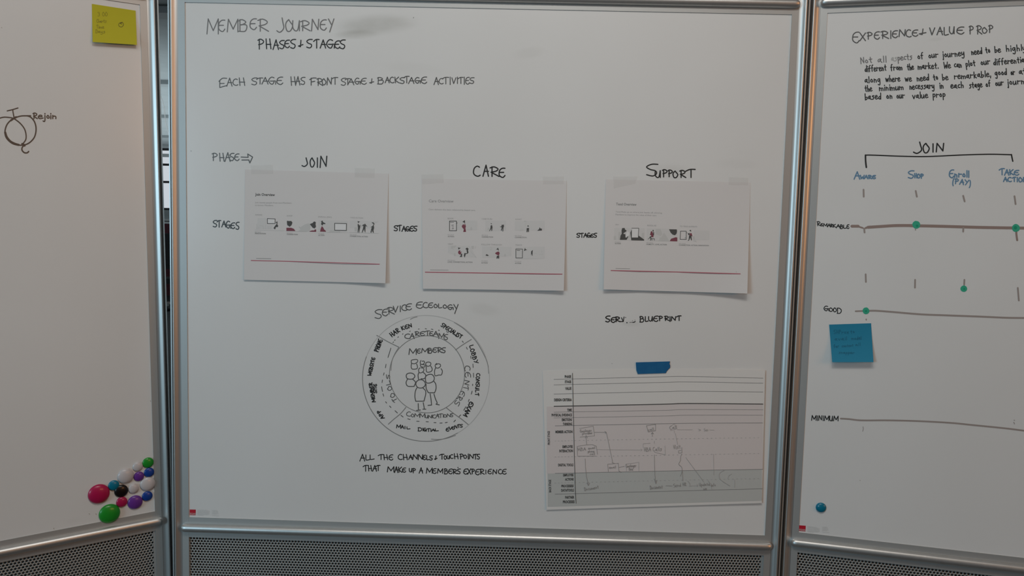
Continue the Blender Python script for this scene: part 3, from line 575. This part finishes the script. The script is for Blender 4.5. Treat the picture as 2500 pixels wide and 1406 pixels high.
class Sheet:
    """a thin curved sheet: four corners (TL TR BR BL), optional bowed top, and how far each spot stands off the board"""
    def __init__(s, name, at, q, lift, m, label, cat, Mb, n=32, bow=None, thick=.00022, group=None):
        s.at, s.q, s.lift, s.bow = at, q, lift, bow
        V = []; F = []
        for j in range(n + 1):
            for i in range(n + 1):
                u, v = i / n, j / n; x, y = s.px(u, v); V.append(at(x, y, lift(u, v)))
        F = [(j * n + j + i, (j + 1) * (n + 1) + i, (j + 1) * (n + 1) + i + 1, j * (n + 1) + i + 1) for j in range(n) for i in range(n)]
        o = mesh_obj(name, V, F, m, None, False); o.matrix_world = Mb
        if thick: md = o.modifiers.new('thickness', 'SOLIDIFY'); md.thickness = thick; md.offset = -1
        s.o = tag(o, label, cat, group)
        A = [[a[0], a[1], 1] for a in q]; B = [[0, 0], [1, 0], [1, 1], [0, 1]]
        s.K = np.linalg.lstsq(np.array(A, float), np.array(B, float), rcond=None)[0]
    def px(s, u, v):
        a = pxlerp(s.q[0], s.q[1], u); b = pxlerp(s.q[3], s.q[2], u); x, y = pxlerp(a, b, v)
        return (x, y + (s.bow(u, v) if s.bow else 0))
    def st(s, x, y):
        u, v = (np.array([x, y, 1.0]) @ s.K)
        for _ in range(3):
            X, Y = s.px(u, v); e = np.array([x - X, y - Y, 0.0]) @ s.K; u += e[0]; v += e[1]
        return min(1, max(0, u)), min(1, max(0, v))
    def map(s, x, y, lift):
        u, v = s.st(x, y); return s.at(x, y, s.lift(u, v) + lift)
    def add(s, ink, m, name='printing', lift=.0002, label=None): return ink.build(name, s.map, m, s.o, lift, label)

D1 = (615, 515, 15.625); D2 = (770, 515, 15.625); F1 = (1080, 525, 17.57); F2 = (1200, 525, 17.57); F3 = (1080, 585, 17.57); F4 = (1200, 585, 17.57); H1 = (1490, 540, 17.57); H2 = (1610, 540, 17.57)
def l1(u, v): return .0006 + .003 * v * v + .006 * max(0, u - .6) ** 2 * 6 * v
pg = Sheet('printed_page', AC, [(598, 413.5), (948.5, 424), (941, 691.5), (595.5, 683)], l1, PAPER, 'printed Join Overview page with four pictures, left of the three pages', 'paper', MC)
k = Ink().font('Join Overview', 623, 477.5, 671, 478.6, 6.3, bold=.02); pg.add(k, PDK, 'page_heading')
k = Ink(True).font('Join moves people from non-Members', 622.5, 496, 711.5, 497.2, 3.6).font('to known Members.', 622.5, 502.6, 667.5, 503, 3.6)
for a, x0, y0, x1, y1, h in (('AWARE', 623, 526, 640, 526.2, 3.4), ('SHOP', 700, 528.4, 714, 528.6, 3.4), ('ENROLL (PAY)', 777, 530.8, 810, 532, 3.4), ('TAKE ACTION', 854.5, 532.8, 886, 533.8, 3.4),
        ('KEY VALUE', 622.5, 567.6, 637, 567.9, 2.2), ('KEY VALUE', 700, 569.8, 714, 570.2, 2.2), ('KEY VALUE', 777, 571.4, 791, 571.8, 2.2), ('KEY VALUE', 854, 573.8, 870, 574.2, 2.2)): k.font(a, x0, y0, x1, y1, h)
pg.add(k, PGY, 'page_small_text')
k = Ink(True)
for a, x0, y0, x1, y1 in (('INNOVATION', 622.5, 571.3, 649, 571.8), ('CONNECTION', 700, 573.4, 727, 573.9), ('ACTION', 777, 575.6, 792, 575.9), ('CONNECTION, ACTION', 854, 577.8, 898, 579.2)): k.font(a, x0, y0, x1, y1, 3, bold=.02)
k.stroke([(625.5, 630.6), (662, 631.5)], 1.2, caps=False); pg.add(k, PMD, 'page_captions')
pg.add(Ink().stroke([(612.5, 635.8), (700, 637.8), (927, 644.8)], 1.9, False, caps=False), PRL, 'page_red_rule')
k = Ink(True).poly(D1, '215,265 540,265 560,545 700,560 700,600 560,600 560,680 160,680 200,500').poly(D1, '560,540 780,550 770,690 560,690').poly(D2, '120,350 1240,380 1240,740 120,740').poly(D2, '1310,360 1600,360 1600,650 1310,650').poly(D2, '1700,370 2420,400 2100,560 2200,670 1700,670')
pg.add(k, PLL, 'picture_backgrounds', .00012)
k = Ink(True).poly(D1, '1880,600 2000,520 2150,470 2240,500 2220,700 2200,770 1760,780 1850,700').poly(D1, '1780,590 1840,600 1880,640 1860,700 1800,640').poly(D2, '630,640 740,630 760,760 950,770 950,810 440,810 560,770').poly(D2, '1480,640 1560,610 1600,690 1560,780 1500,770')
k.tr(D1, '120,722 600,735 1220,752;300,560 430,570;180,500 190,690;260,600 255,680;430,580 440,680;520,540 530,680;620,570 625,680;700,600 700,690;1300,770 2100,790', .8); k.tr(D2, '90,790 1240,820;1290,815 2420,850;400,690 560,610', .8)
pg.add(k, PLT, 'picture_grey_shapes', .00018)
k = Ink(True).tr(D1, '585,290 885,300 885,478 590,478 585,290', 1.3, False).tr(D2, '735,470 1185,480 1180,745 735,735 735,470', 1.6, False).tr(D2, '1095,708 1125,712', 1.8)
k.poly(D1, '1340,370 1400,385 1500,380 1545,440 1510,540 1440,600 1350,540 1335,440').poly(D1, '2210,500 2330,450 2350,410 2400,400 2440,440 2425,500 2445,600 2390,665 2320,640')
k.poly(D1, '905,440 965,390 975,470 960,500 1000,560 990,610 900,610 860,690 825,650 880,570 940,500 940,460').poly(D1, '880,600 910,620 890,690 860,690')
k.poly(D2, '205,390 280,365 285,420 380,470 385,500 300,500 260,560 215,500 235,420').poly(D2, '1610,380 1660,400 1710,410 1660,430 1630,470').poly(D2, '1610,510 1640,490 1680,560 1715,520 1710,620 1690,700 1670,830 1650,820 1650,680 1620,820 1605,810 1625,650')
k.poly(D2, '1740,545 1780,570 1830,500 1850,530 1870,500 1890,480 1990,610 1920,570 1910,650 1905,830 1870,760 1860,680 1790,830 1770,820 1820,640 1830,560 1770,580').poly(D2, '2140,440 2210,430 2255,490 2225,540 2240,640 2215,740 2230,850 2180,800 2160,720 2140,830 2100,820 2130,680 2160,620 2095,630 2190,560 2220,500')
pg.add(k, PDK, 'picture_dark_figures', .00026)
k = Ink(True).poly(D1, '1315,640 1500,640 1600,680 1660,765 1315,760').poly(D1, '2200,770 2300,740 2380,740 2400,700 2450,710 2450,795 2200,790').poly(D2, '245,575 290,620 340,710 400,760 400,795 175,795 200,680'); pg.add(k, PRD, 'picture_red_figures', .00022)
k = Ink(True).poly(D1, '605,312 865,318 865,465 605,465').poly(D2, '755,490 1165,498 1162,728 755,720'); pg.add(k, PWH, 'picture_screens', .0003)

def l2(u, v): return .0006 + .0045 * v * v + .004 * u ** 4 * v
pg = Sheet('printed_page', AC, [(1029, 436), (1383.5, 441.5), (1376.5, 709.8), (1032.5, 705)], l2, PAPER, 'printed Care Overview page with six pictures, middle of the three pages', 'paper', MC)
k = Ink().font('Care Overview', 1047, 493.6, 1107, 494.4, 6.6); pg.add(k, PMD, 'page_heading')
k = Ink(True).font('Care delivers the best relationship based care.', 1046.5, 512.8, 1161, 515, 3.8)
for a, x0, y0, x1, y1, h in (('BOOK', 1093, 535, 1107.5, 535.2, 3.6), ('CHECK-IN', 1176, 536, 1201, 536.4, 3.6), ('AWAIT', 1257.5, 537, 1274, 537.2, 3.6), ('VISIT', 1093, 597.5, 1106.5, 597.7, 3.6), ('FOLLOW THROUGH', 1175, 598.6, 1225, 599.3, 3.6), ('TRACK', 1258, 599.8, 1274.5, 600, 3.6),
        ('KEY VALUE', 1093, 574.2, 1108, 574.4, 2.2), ('KEY VALUE', 1176, 575.2, 1191, 575.5, 2.2), ('KEY VALUE', 1257, 576.2, 1273, 576.5, 2.2), ('KEY VALUES', 1093, 636.4, 1110.5, 636.8, 2.2), ('KEY VALUE', 1175, 638, 1190.5, 638.3, 2.2), ('KEY VALUE', 1257, 639, 1272, 639.3, 2.2)): k.font(a, x0, y0, x1, y1, h)
pg.add(k, PGY, 'page_small_text')
k = Ink(True)
for a, x0, y0, x1, y1 in (('ACTION', 1093, 578.7, 1108.5, 579), ('CONNECTION', 1176, 579.8, 1203.5, 580.2), ('CONNECTION', 1257, 580.8, 1285.5, 581.2), ('LOVE, CONNECTION, ACTION', 1093, 641, 1153.5, 641.6), ('ACTION', 1175, 643, 1190.5, 643.2), ('ACTION', 1257, 644, 1272, 644.3)): k.font(a, x0, y0, x1, y1, 3, bold=.02)
k.stroke([(1050, 659), (1095, 659.6)], 1, caps=False); pg.add(k, PMD, 'page_captions')
pg.add(Ink().stroke([(1037.5, 664.4), (1200, 666.6), (1373, 669.2)], 2.1, False, caps=False), PRL, 'page_red_rule')
k = Ink(True)
for T, s in ((F1, '640,210 1500,240 1500,630 640,640'), (F1, '1840,240 2460,240 2460,680 1840,700'), (F2, '0,240 620,240 620,660 0,680'), (F2, '1000,260 2280,240 2280,640 1000,660'), (F3, '240,260 1180,260 1460,760 700,720 240,560'), (F3, '1700,280 2460,290 2460,760 1700,760'), (F4, '0,290 860,310 840,700 0,740'), (F4, '1040,310 2280,300 2280,820 1040,830')): k.poly(T, s)
pg.add(k, PLL, 'picture_backgrounds', .00012)
k = Ink(True).poly(F1, '1190,600 1230,480 1280,560 1270,630').poly(F1, '1940,650 1950,530 2010,560 1990,650').poly(F2, '1400,240 1500,250 1500,330 1380,310').poly(F2, '1660,630 1680,560 1850,510 1840,610').poly(F3, '360,380 370,270 600,250 540,350 480,350 440,400').poly(F3, '1240,270 1360,270 1330,400 1260,390').poly(F3, '500,700 500,600 550,570 580,700').poly(F4, '1670,540 1760,520 1760,690 1680,680').poly(F4, '540,700 560,600 620,640 600,730').poly(F4, '1580,520 1660,480 1700,700 1600,700')
k.tr(F1, '780,390 800,430;680,520 700,530;1060,630 1280,630', .9).tr(F2, '1470,330 1450,480;1270,560 1260,690;1350,580 1340,660', 1).tr(F3, '1440,270 1400,380;470,400 460,450;2040,330 2110,330 2110,400 2030,440 2130,440;1200,500 1450,760', .8).tr(F4, '1820,600 1960,600;2160,460 2160,540;2040,640 2210,620', 1)
pg.add(k, PLT, 'picture_grey_shapes', .00018)
k = Ink(True).tr(F1, '305,255 605,255 605,670 305,670 305,255', 1.5, False).tr(F4, '1045,400 1330,405 1325,785 1045,785 1045,400', 1.4, False).tr(F1, '400,430 490,430;400,460 480,490;425,545 430,610;425,545 480,550 480,600;330,305 490,305', .7, False).tr(F4, '1090,460 1220,460', 1.2).poly(F1, '605,300 650,340 605,370')
k.poly(F1, '860,290 965,215 975,340').poly(F1, '2070,335 2130,375 2090,400').poly(F1, '2070,450 2130,430 2150,520 2130,670 2100,680 2100,570 2030,690 2010,680 2060,560').poly(F1, '2130,560 2150,520 2120,680')
k.poly(F2, '430,420 530,410 530,510 510,520 500,690 470,700 470,560 430,670 400,660 440,530 350,495 430,480').poly(F2, '1530,490 1570,425 1610,490').poly(F2, '1510,560 1610,550 1600,720 1570,730 1560,620 1540,730 1500,730').poly(F2, '1960,670 2040,600 2060,520 2100,580 2160,580 2160,660').poly(F3, '670,330 720,350 790,350 710,410 690,420').poly(F3, '790,600 850,600 840,740 740,740 790,680').poly(F3, '1000,380 1060,340 1125,390 1100,450 1120,560 1080,600 1000,620 960,770 920,690 940,580 1060,580 1040,470 990,520 1060,440 1010,420').poly(F3, '1850,670 1900,620 2000,680 1930,700')
k.poly(F4, '185,440 280,345 310,450 290,470 250,410').poly(F4, '230,690 330,680 325,810 290,810 280,760 250,810 210,805').poly(F4, '1400,480 1410,420 1440,350 1460,410 1540,440 1460,450 1430,480').poly(F4, '1700,500 1780,440 1760,520 1760,690 1740,690 1720,600 1690,690'); pg.add(k, PDK, 'picture_dark_figures', .00026)
k = Ink(True).poly(F1, '830,470 900,380 940,440 960,340 1010,480 990,560 1015,720 895,725 920,610 850,530').poly(F3, '670,540 710,460 780,470 760,530 840,510 800,560 800,620 740,640 690,600').poly(F4, '160,570 240,520 320,510 350,580 320,680 240,650 165,610').poly(F4, '1330,740 1350,600 1420,530 1490,560 1470,680 1530,690 1490,750'); pg.add(k, PRD, 'picture_red_figures', .00022)

def l3(u, v): return .0006 + .0045 * v * v + .010 * max(0, u - .5) ** 2 * 4 * v * v + .0035 * max(0, .25 - u) * 4 * v
pg = Sheet('printed_page', AC, [(1479, 438), (1832, 445.5), (1824.5, 716.5), (1473.5, 706.5)], l3, PAPER, 'printed Tend Overview page with three pictures, right of the three pages', 'paper', MC)
k = Ink().font('Tend Overview', 1504, 501, 1554, 502, 6, bold=.02); pg.add(k, PMD, 'page_heading')
k = Ink(True).font('Tend Picks up on where Join leaves off, allowing', 1503, 518.6, 1616, 521.4, 3.6).font('Members to improve the value of their care.', 1502.5, 525.2, 1603.5, 527.6, 3.6)
for a, x0, y0, x1, y1, h in (('PAY', 1503, 550, 1511, 550.2, 3.2), ('RESOLVE', 1580, 552, 1602, 552.6, 3.4), ('TO TEND & EVENTS', 1659.5, 554, 1702, 555.2, 3.4), ('KEY VALUE', 1501, 592, 1515, 592.2, 2.2), ('KEY VALUE', 1578, 593.4, 1594, 593.8, 2.2), ('KEY VALUE', 1657.5, 595.4, 1673.5, 595.8, 2.2)): k.font(a, x0, y0, x1, y1, h)
pg.add(k, PGY, 'page_small_text')
k = Ink(True)
for a, x0, y0, x1, y1 in (('ACTION', 1501, 595.7, 1515.5, 596), ('HUMILITY, LOVE, ACTION', 1578, 597.8, 1628, 598.6), ('CONNECTION, ACTION, INNOVATION', 1657.5, 599.6, 1730.5, 601)): k.font(a, x0, y0, x1, y1, 3, bold=.02)
k.stroke([(1503, 655.2), (1538, 656.2)], 1, caps=False).stroke([(1797, 663.5), (1798, 663.7)], 1); pg.add(k, PMD, 'page_captions')
pg.add(Ink().stroke([(1491, 660.3), (1650, 663.8), (1808, 668.4)], 2, False, caps=False), PRL, 'page_red_rule')
k = Ink(True).poly(H1, '170,285 1470,295 1460,830 150,800').poly(H1, '1560,300 2460,320 2460,850 1560,850').poly(H2, '0,320 770,340 770,860 0,850').poly(H2, '1480,380 2150,400 2140,790 1480,800'); pg.add(k, PLL, 'picture_backgrounds', .00012)
k = Ink(True).poly(H1, '150,640 240,620 240,800 150,800').poly(H1, '350,470 480,470 440,640 400,800 350,800').poly(H1, '1230,500 1460,500 1450,790 1230,620').poly(H1, '640,800 780,650 860,480 900,810').poly(H1, '2060,840 2180,700 2300,490 2400,700 2460,850').poly(H1, '1950,340 2150,330 2230,560 2160,640 1960,560').poly(H2, '1430,700 1450,640 1500,640 1530,790 1430,790').poly(H2, '0,700 100,680 200,490 330,690 420,860 0,850').poly(H2, '1440,820 1560,830 1600,890 1450,850'); pg.add(k, PLT, 'picture_grey_shapes', .00018)
k = Ink(True).poly(H1, '510,295 615,290 630,350 705,410 640,470 580,500 560,540 650,560 650,700 700,700 740,640 770,660 700,800 410,800 440,620 490,530 480,400').poly(H1, '860,490 920,340 920,700 1190,700 1220,620 1455,790 1450,830 900,820')
k.poly(H1, '1800,400 1840,365 1865,400 1850,450 1880,480 1870,620 1840,600 1840,440').poly(H1, '1590,765 1640,750 1710,650 1760,640 1750,800 1710,850 1720,700 1640,770').poly(H2, '410,345 740,350 755,430 730,540 660,605 560,570 480,490').poly(H2, '1275,410 1330,370 1355,380 1360,450 1320,420').poly(H2, '1270,610 1370,610 1390,800 1360,830 1320,700 1270,820 1210,850 1250,790').poly(H2, '1215,500 1250,520 1300,490 1280,600 1240,590')
k.tr(H1, '920,300 1220,300 1200,700;1760,745 1890,750 1890,820;1780,750 1790,820', 1.2, False).tr(H2, '905,425 1150,425 1150,780 885,775 905,425', 1.2, False).tr(H2, '1165,500 1180,500;1100,712 1112,712', 1.3); pg.add(k, PDK, 'picture_dark_figures', .00026)
k = Ink(True).poly(H1, '1740,440 1790,420 1850,560 1850,690 1760,680 1750,600 1700,590').poly(H2, '440,855 500,750 700,685 765,700 765,865').poly(H2, '1340,500 1380,520 1420,660 1380,630 1360,620 1300,620 1290,560'); pg.add(k, PRD, 'picture_red_figures', .00022)
k = Ink(True).poly(H1, '935,325 1200,325 1185,690 925,690').poly(H1, '660,640 680,520 740,430 800,470 820,600 740,650 690,690'); pg.add(k, PWH, 'picture_screens', .0003)

# the blueprint sheet
def lb(u, v): return .0008 + .010 * max(0, u - .62) ** 1.6 * (1.6 - v) + .0025 * v
def bowb(u, v): return (1 - v) * (-7.5 * math.sin(math.pi * min(1, max(0, u / 1.25))) * 1.0 + 0 * u) * .9
bp = Sheet('blueprint_sheet', AC, [(1325, 905.5), (1868, 908), (1860, 1228), (1334.5, 1244.5)], lb, PAPER2, 'large ruled service blueprint sheet with pencil notes under the blue tape', 'paper', MC, 30, bowb)
def band(name, x0, x1, tops, bots, m):
    V = []; n = 24
    for r in (tops, bots):
        for i in range(n + 1):
            x = x0 + (x1 - x0) * i / n; V.append(bp.map(x, float(np.interp(x, r[0], r[1])), .0003))
    mesh_obj(name, V, [(i, n + 1 + i, n + 2 + i, i + 1) for i in range(n)], m, bp.o)
XS = [1352, 1610, 1680, 1863]
band('front_stage_band', 1335, 1862, ([1335, 1610, 1680, 1863], [992.5, 986.8, 984.8, 986.3]), ([1335, 1610, 1863], [1156, 1150, 1145.4]), FRONT)
band('back_stage_band', 1337, 1860, ([1335, 1610, 1863], [1156, 1150, 1145.4]), ([1335, 1860], [1237, 1222]), BACK)
k = Ink()
for ys in ((925.9, 919.7, 918.7, 922.9), (939.2, 933.4, 932, 935.2), (961.6, 955.9, 954.6, 956.8), (1006, 1001.8, 999.5, 1000.3), (1020, 1015.4, 1013.5, 1013.5)): k.stroke(list(zip(XS, ys)), .8, caps=False).cut()
for ys in ((1039.3, 1034.4, 1033.1, 1032.4), (1155.4, 1150, 1148.4, 1145.4), (1206.2, 1199.5, 1197.6, 1192.9)): k.stroke(list(zip((1355, 1610, 1680, 1862), ys)), 1.1, caps=False).cut()
bp.add(k, PMD, 'ruled_line', .0006)
k = Ink(True)
for ys in ((1076.4, 1071.5, 1068.2), (1115.5, 1111.1, 1106.7), (1179, 1173, 1168)):
    x = 1354
    while x < 1858:
        f = lambda q: float(np.interp(q, (1354, 1610, 1860), ys)); k.stroke([(x, f(x)), (x + 3.6, f(x + 3.6))], .85, caps=False); x += 8.1 if x < 1400 else 10.4
bp.add(k, PGY, 'dashed_lines', .0006)
k = Ink().stroke(list(zip(XS, (991.8, 986.8, 984.8, 986.3))), 2, caps=False).cut().stroke([(1397.6, 910.5), (1399.4, 990), (1402, 1100), (1404.5, 1190), (1406.5, 1229)], 1.3, caps=False).cut(); bp.add(k, PDK, 'ruled_line', .0008); k = Ink()
P_ = (1310, 870, 8.333); Q_ = (1310, 1020, 6.113); S_ = (1540, 1020, 6.114); R_ = (1540, 870, 7.143)
for T, a, x0, x1, y0, y1 in ((P_, 'PHASE', 573, 703, 385, 435), (P_, 'STAGE', 575, 705, 490, 540), (P_, 'VALUE', 583, 708, 625, 678), (P_, 'DESIGN CRITERIA', 357, 715, 858, 910), (P_, 'TIME', 622, 718, 1065, 1115), (P_, 'PHYSICAL EVIDENCE', 305, 720, 1168, 1218), (P_, 'EMOTION/', 515, 722, 1262, 1315), (P_, 'THINKING', 535, 725, 1350, 1400),
        (Q_, 'MEMBER ACTION', 282, 537, 190, 228), (Q_, 'EMPLOYEE', 387, 540, 412, 450), (Q_, 'INTERACTION', 340, 543, 475, 513), (Q_, 'DIGITAL TOOLS', 322, 548, 685, 722), (Q_, 'EMPLOYEE', 398, 550, 838, 872), (Q_, 'ACTIONS', 425, 553, 900, 935), (Q_, 'PROCESSES/', 370, 555, 1000, 1035), (Q_, 'DATA/TOOLS', 368, 558, 1062, 1100), (Q_, 'PARTNER', 427, 562, 1168, 1205), (Q_, 'PROCESSES', 393, 567, 1235, 1272)):
    (a0, b0), (a1, b1) = tr(T, x0, y1), tr(T, x1, y1 - 3); k.font(a, a0, b0, a1, b1, (y1 - y0) / T[2], bold=.03).cut()
k.font('FRONT STAGE', *tr(Q_, 200, 400), *tr(Q_, 196, 196), 5.2, bold=.02).cut().font('BACK STAGE', *tr(Q_, 217, 1110), *tr(Q_, 214, 922), 5.2, bold=.02)
bp.add(k, PDK, 'row_heading', .0008)
k = Ink(True).tr(Q_, '640,158 845,122 865,268 650,285;865,215 1040,215 1060,300 1135,660;748,400 738,290;725,300 738,262 760,300;612,560 605,425 740,402 830,398 890,420 910,545;610,570 885,570;1065,690 1220,677 1228,790 1265,815;1060,690 1072,800;1230,738 1312,722;725,610 730,740 745,880 770,985;750,970 775,1010 790,970;1018,200 1040,215 1025,232;1125,665 1165,680', .9, False)
k.auto(Q_, 'Employer', 650, 218, 828, 205, 42, .8).auto(Q_, 'provided', 680, 252, 832, 238, 34, .8).auto(Q_, 'HBA', 615, 492, 738, 486, 46, .9).auto(Q_, 'email', 772, 468, 875, 460, 32, .8).auto(Q_, 'phone', 765, 517, 866, 512, 34, .8).auto(Q_, 'call', 795, 556, 872, 552, 34, .8)
k.auto(Q_, 'email', 1085, 757, 1188, 750, 38, .8).auto(Q_, 'Employer', 1335, 742, 1492, 732, 48, .8).auto(Q_, 'Site', 1378, 788, 1442, 782, 34, .8).auto(Q_, 'Document', 718, 1090, 932, 1050, 48, .9)
k.auto(S_, 'call', 262, 202, 350, 186, 45, .8).auto(S_, 'HBA Calls', 198, 502, 470, 490, 58, .8).auto(S_, 'Call', 585, 172, 692, 162, 52, .8).auto(S_, 'Document', 290, 1068, 482, 1050, 55, .9).auto(S_, 'Send HR', 640, 1036, 832, 1012, 50, .8).auto(S_, 'Update', 1025, 1020, 1185, 1010, 46, .8).auto(S_, 'Visit', 640, 465, 750, 455, 58, .8).auto(S_, 'info', 1205, 1025, 1270, 1020, 46, .8).auto(S_, 'HR', 1085, 1082, 1140, 1078, 28, .8)
k.tr(S_, '352,550 355,700 360,850 375,985;350,910 375,985 392,930;322,280 322,215;305,240 322,215 342,240;235,115 370,95 370,190 260,210 235,115;525,1012 620,1015;770,800 778,940;760,440 765,520 715,525 712,490 750,485', .9, False).tr(S_, '760,540 745,580 740,640 715,690 760,735 765,800 740,870', .9)
bp.add(k, PENC, 'pencil_notes', .0008)
k = Ink(True).tr(Q_, '900,472 1200,476 1545,478;1525,665 1527,790;1330,690 1525,662;1338,700 1342,795;1550,465 1575,475 1555,492', .9, False).tr(S_, '185,440 185,385 290,378;510,415 515,550 350,510;352,345 352,380;575,140 650,85 690,160 590,190;690,175 920,175;1010,165 1045,180 1015,195;665,230 700,400;648,190 652,225;820,590 1090,955;1235,540 1240,850;1510,835 1465,860 1450,905;1550,920 1552,1040;880,1015 1000,1010;985,995 1005,1010 985,1025;850,940 885,985 875,1030;1150,935 1190,985 1210,1060', .8, False)
k.tr(S_, '1400,780 1325,830 1340,920 1480,1015', .8).auto(S_, 'San', 1095, 200, 1160, 195, 40, .8).tr(S_, '1175,180 1245,182', .8); bp.add(k, PENL, 'pencil_notes', .0008, 'faint pencil strokes')

# blue painter's tape over the top edge of the blueprint
tp = Ink().poly(R_, '88,103 685,86 672,130 686,150 687,188 625,258 612,290 122,306 97,240')
o = tp.build('masking_tape', bp.map, TAPEB, None, .0012); o.matrix_world = MC
md = o.modifiers.new('thickness', 'SOLIDIFY'); md.thickness = .0003; md.offset = -1
tag(o, 'torn strip of blue masking tape holding the top of the blueprint sheet', 'tape')
# clear tape tabs on the three pages
for q, lab in (([(612, 403.5), (666, 402), (667, 424), (614, 425)], 'clear tape tab at the top left corner of the Join page'),
               ([(866, 410), (915, 411.5), (914, 434), (866, 433)], 'clear tape tab near the top right corner of the Join page'),
               ([(1028.5, 426), (1082, 424.6), (1083, 446), (1031, 450)], 'clear tape tab at the top left corner of the Care page'),
               ([(1325, 431), (1376, 430.5), (1376, 449), (1326, 450)], 'clear tape tab at the top right corner of the Care page'),
               ([(1497, 431), (1556, 430.5), (1551, 448), (1499, 460)], 'clear tape tab at the top left corner of the Tend page'),
               ([(1779, 432.5), (1826.5, 433.5), (1826, 452), (1779, 451)], 'clear tape tab at the top right corner of the Tend page')):
    Sheet('clear_tape_tab', AC, q, lambda u, v: .0010, TAPEC, lab, 'tape', MC, 4, thick=0, group='clear tape tabs holding the pages')
# sticky notes
def ly(u, v): return .0008 + .009 * v ** 2.2
yn = Sheet('sticky_note', AL, [(224.2, 9.4), (331, 26), (334.3, 109.5), (226.2, 102.4)], ly, STY, 'yellow sticky note at the top of the left whiteboard', 'sticky note', ML, 14)
INKY = mat('note_ink_olive', (.24, .22, .012), .7); INKYD = mat('note_ink_dark', (.10, .09, .01), .7); INKS = mat('note_ink_navy', (.0, .115, .20), .7)
W1 = (0, 0, 3.515)
k = Ink().auto(W1, '3 00', 838, 138, 925, 138, 34, 1).auto(W1, 'Charts', 830, 195, 915, 195, 30, 1).auto(W1, 'Time', 828, 244, 895, 244, 30, 1).auto(W1, 'Days', 820, 282, 905, 284, 28, 1)
yn.add(k, INKY, 'handwritten_word')
k = Ink().tr(W1, '1050,190 1022,200 1020,222 1040,232 1058,218 1055,196 1030,200 1045,208', 1.2); yn.add(k, INKYD, 'note_scribble')
def lbn(u, v): return .0008 + .013 * v ** 2.2
bn = Sheet('sticky_note', AR, [(2024.3, 792.3), (2126.6, 789), (2132.6, 884), (2031.8, 884)], lbn, STB, 'blue sticky note under the GOOD line on the right whiteboard', 'sticky note', MR, 14)
W2 = (2010, 780, 11.71)
k = Ink().auto(W2, 'SHProx', 300, 410, 740, 400, 110, 1).auto(W2, 'to', 780, 395, 905, 385, 100, 1).auto(W2, 'avail', 330, 600, 690, 590, 105, 1).auto(W2, 'model', 810, 585, 1100, 570, 100, 1).auto(W2, 'for', 300, 810, 460, 800, 100, 1).auto(W2, 'content', 530, 795, 870, 770, 80, 1).auto(W2, 'all', 920, 760, 1080, 745, 90, 1).auto(W2, 'snapper', 440, 975, 900, 985, 85, 1)
bn.add(k, INKS, 'handwritten_word')

# ------------------------------------------------------------------ magnets
def magnet(at, Mb, px, py, rx, m, lab, dome=.42, grp='round magnets clustered on the left whiteboard'):
    a, b = at(px - rx, py, .004), at(px + rx, py, .004); r = (b - a).length / 2; c = at(px, py, .005)
    h = r * dome + .001
    prof = [(r * .96, 0), (r, .001)]
    for i in range(1, 10):
        t = i / 9 * math.pi / 2; prof.append((max(.0004, r * math.cos(t)), .001 + (h - .001) * math.sin(t)))
    prof = [(q, -z) for q, z in prof]
    mb = MB().lathe(prof, (0, 0, 0), 40, 'y')
    o = mb.build('magnet', m, None, True); o.matrix_world = Mb @ Matrix.Translation((c.x, -.0002, c.z))
    if grp: o['group'] = grp
    tag(o, lab, 'magnet'); return o
def pl(n, c, r=.38): return mat(n, c, r, 0, Specular_IOR_Level=.35, Coat_Weight=.3, Coat_Roughness=.05)
MG = dict(mag=pl('plastic_magenta', (.42, .006, .07)), grn=pl('plastic_green', (.012, .27, .02)), tea=pl('plastic_teal', (.0, .17, .28)), blk=pl('plastic_black', (.008, .004, .004)), wht=pl('plastic_white', (.56, .53, .54)), pur=pl('plastic_purple', (.13, .03, .27)), blu=pl('plastic_blue', (.006, .045, .28)), crm=pl('plastic_crimson', (.40, .008, .075)))
for x, y, r, m, lab in ((242.1, 1206.8, 26.6, 'mag', 'large magenta magnet, leftmost of the cluster'), (268.1, 1255, 26, 'grn', 'large green magnet, lowest of the cluster overlapping the frame'), (278.5, 1186, 13.8, 'tea', 'small teal magnet between the magenta and black ones'), (296.9, 1199.6, 16.9, 'blk', 'black magnet in the middle of the cluster'),
        (307.5, 1163, 20, 'wht', 'large white magnet above the black one'), (337.2, 1140, 12.4, 'wht', 'small white magnet, topmost white one beside the upper green'), (362.3, 1130.5, 13.8, 'grn', 'small green magnet at the top of the cluster by the frame'), (364.8, 1154.2, 12.6, 'blu', 'small blue magnet just under the upper green one'),
        (340, 1164, 12.8, 'pur', 'small purple magnet left of the upper blue one'), (361.5, 1182.4, 18.4, 'wht', 'large white magnet at the right edge against the frame'), (327, 1193.8, 13, 'wht', 'small white magnet between the black and the right white one'), (298.2, 1226.5, 13.8, 'crm', 'small crimson magnet directly below the black one'),
        (330.7, 1227.2, 18.4, 'pur', 'large purple magnet at the lower right of the cluster'), (360.4, 1212.2, 13, 'blu', 'small blue magnet beside the large purple one')):
    magnet(AL, ML, x, y, r, MG[m], lab)
magnet(AR, MR, 2004.8, 1240.3, 12.9, MG['tea'], 'single teal magnet near the lower left corner of the right whiteboard', .5, None)
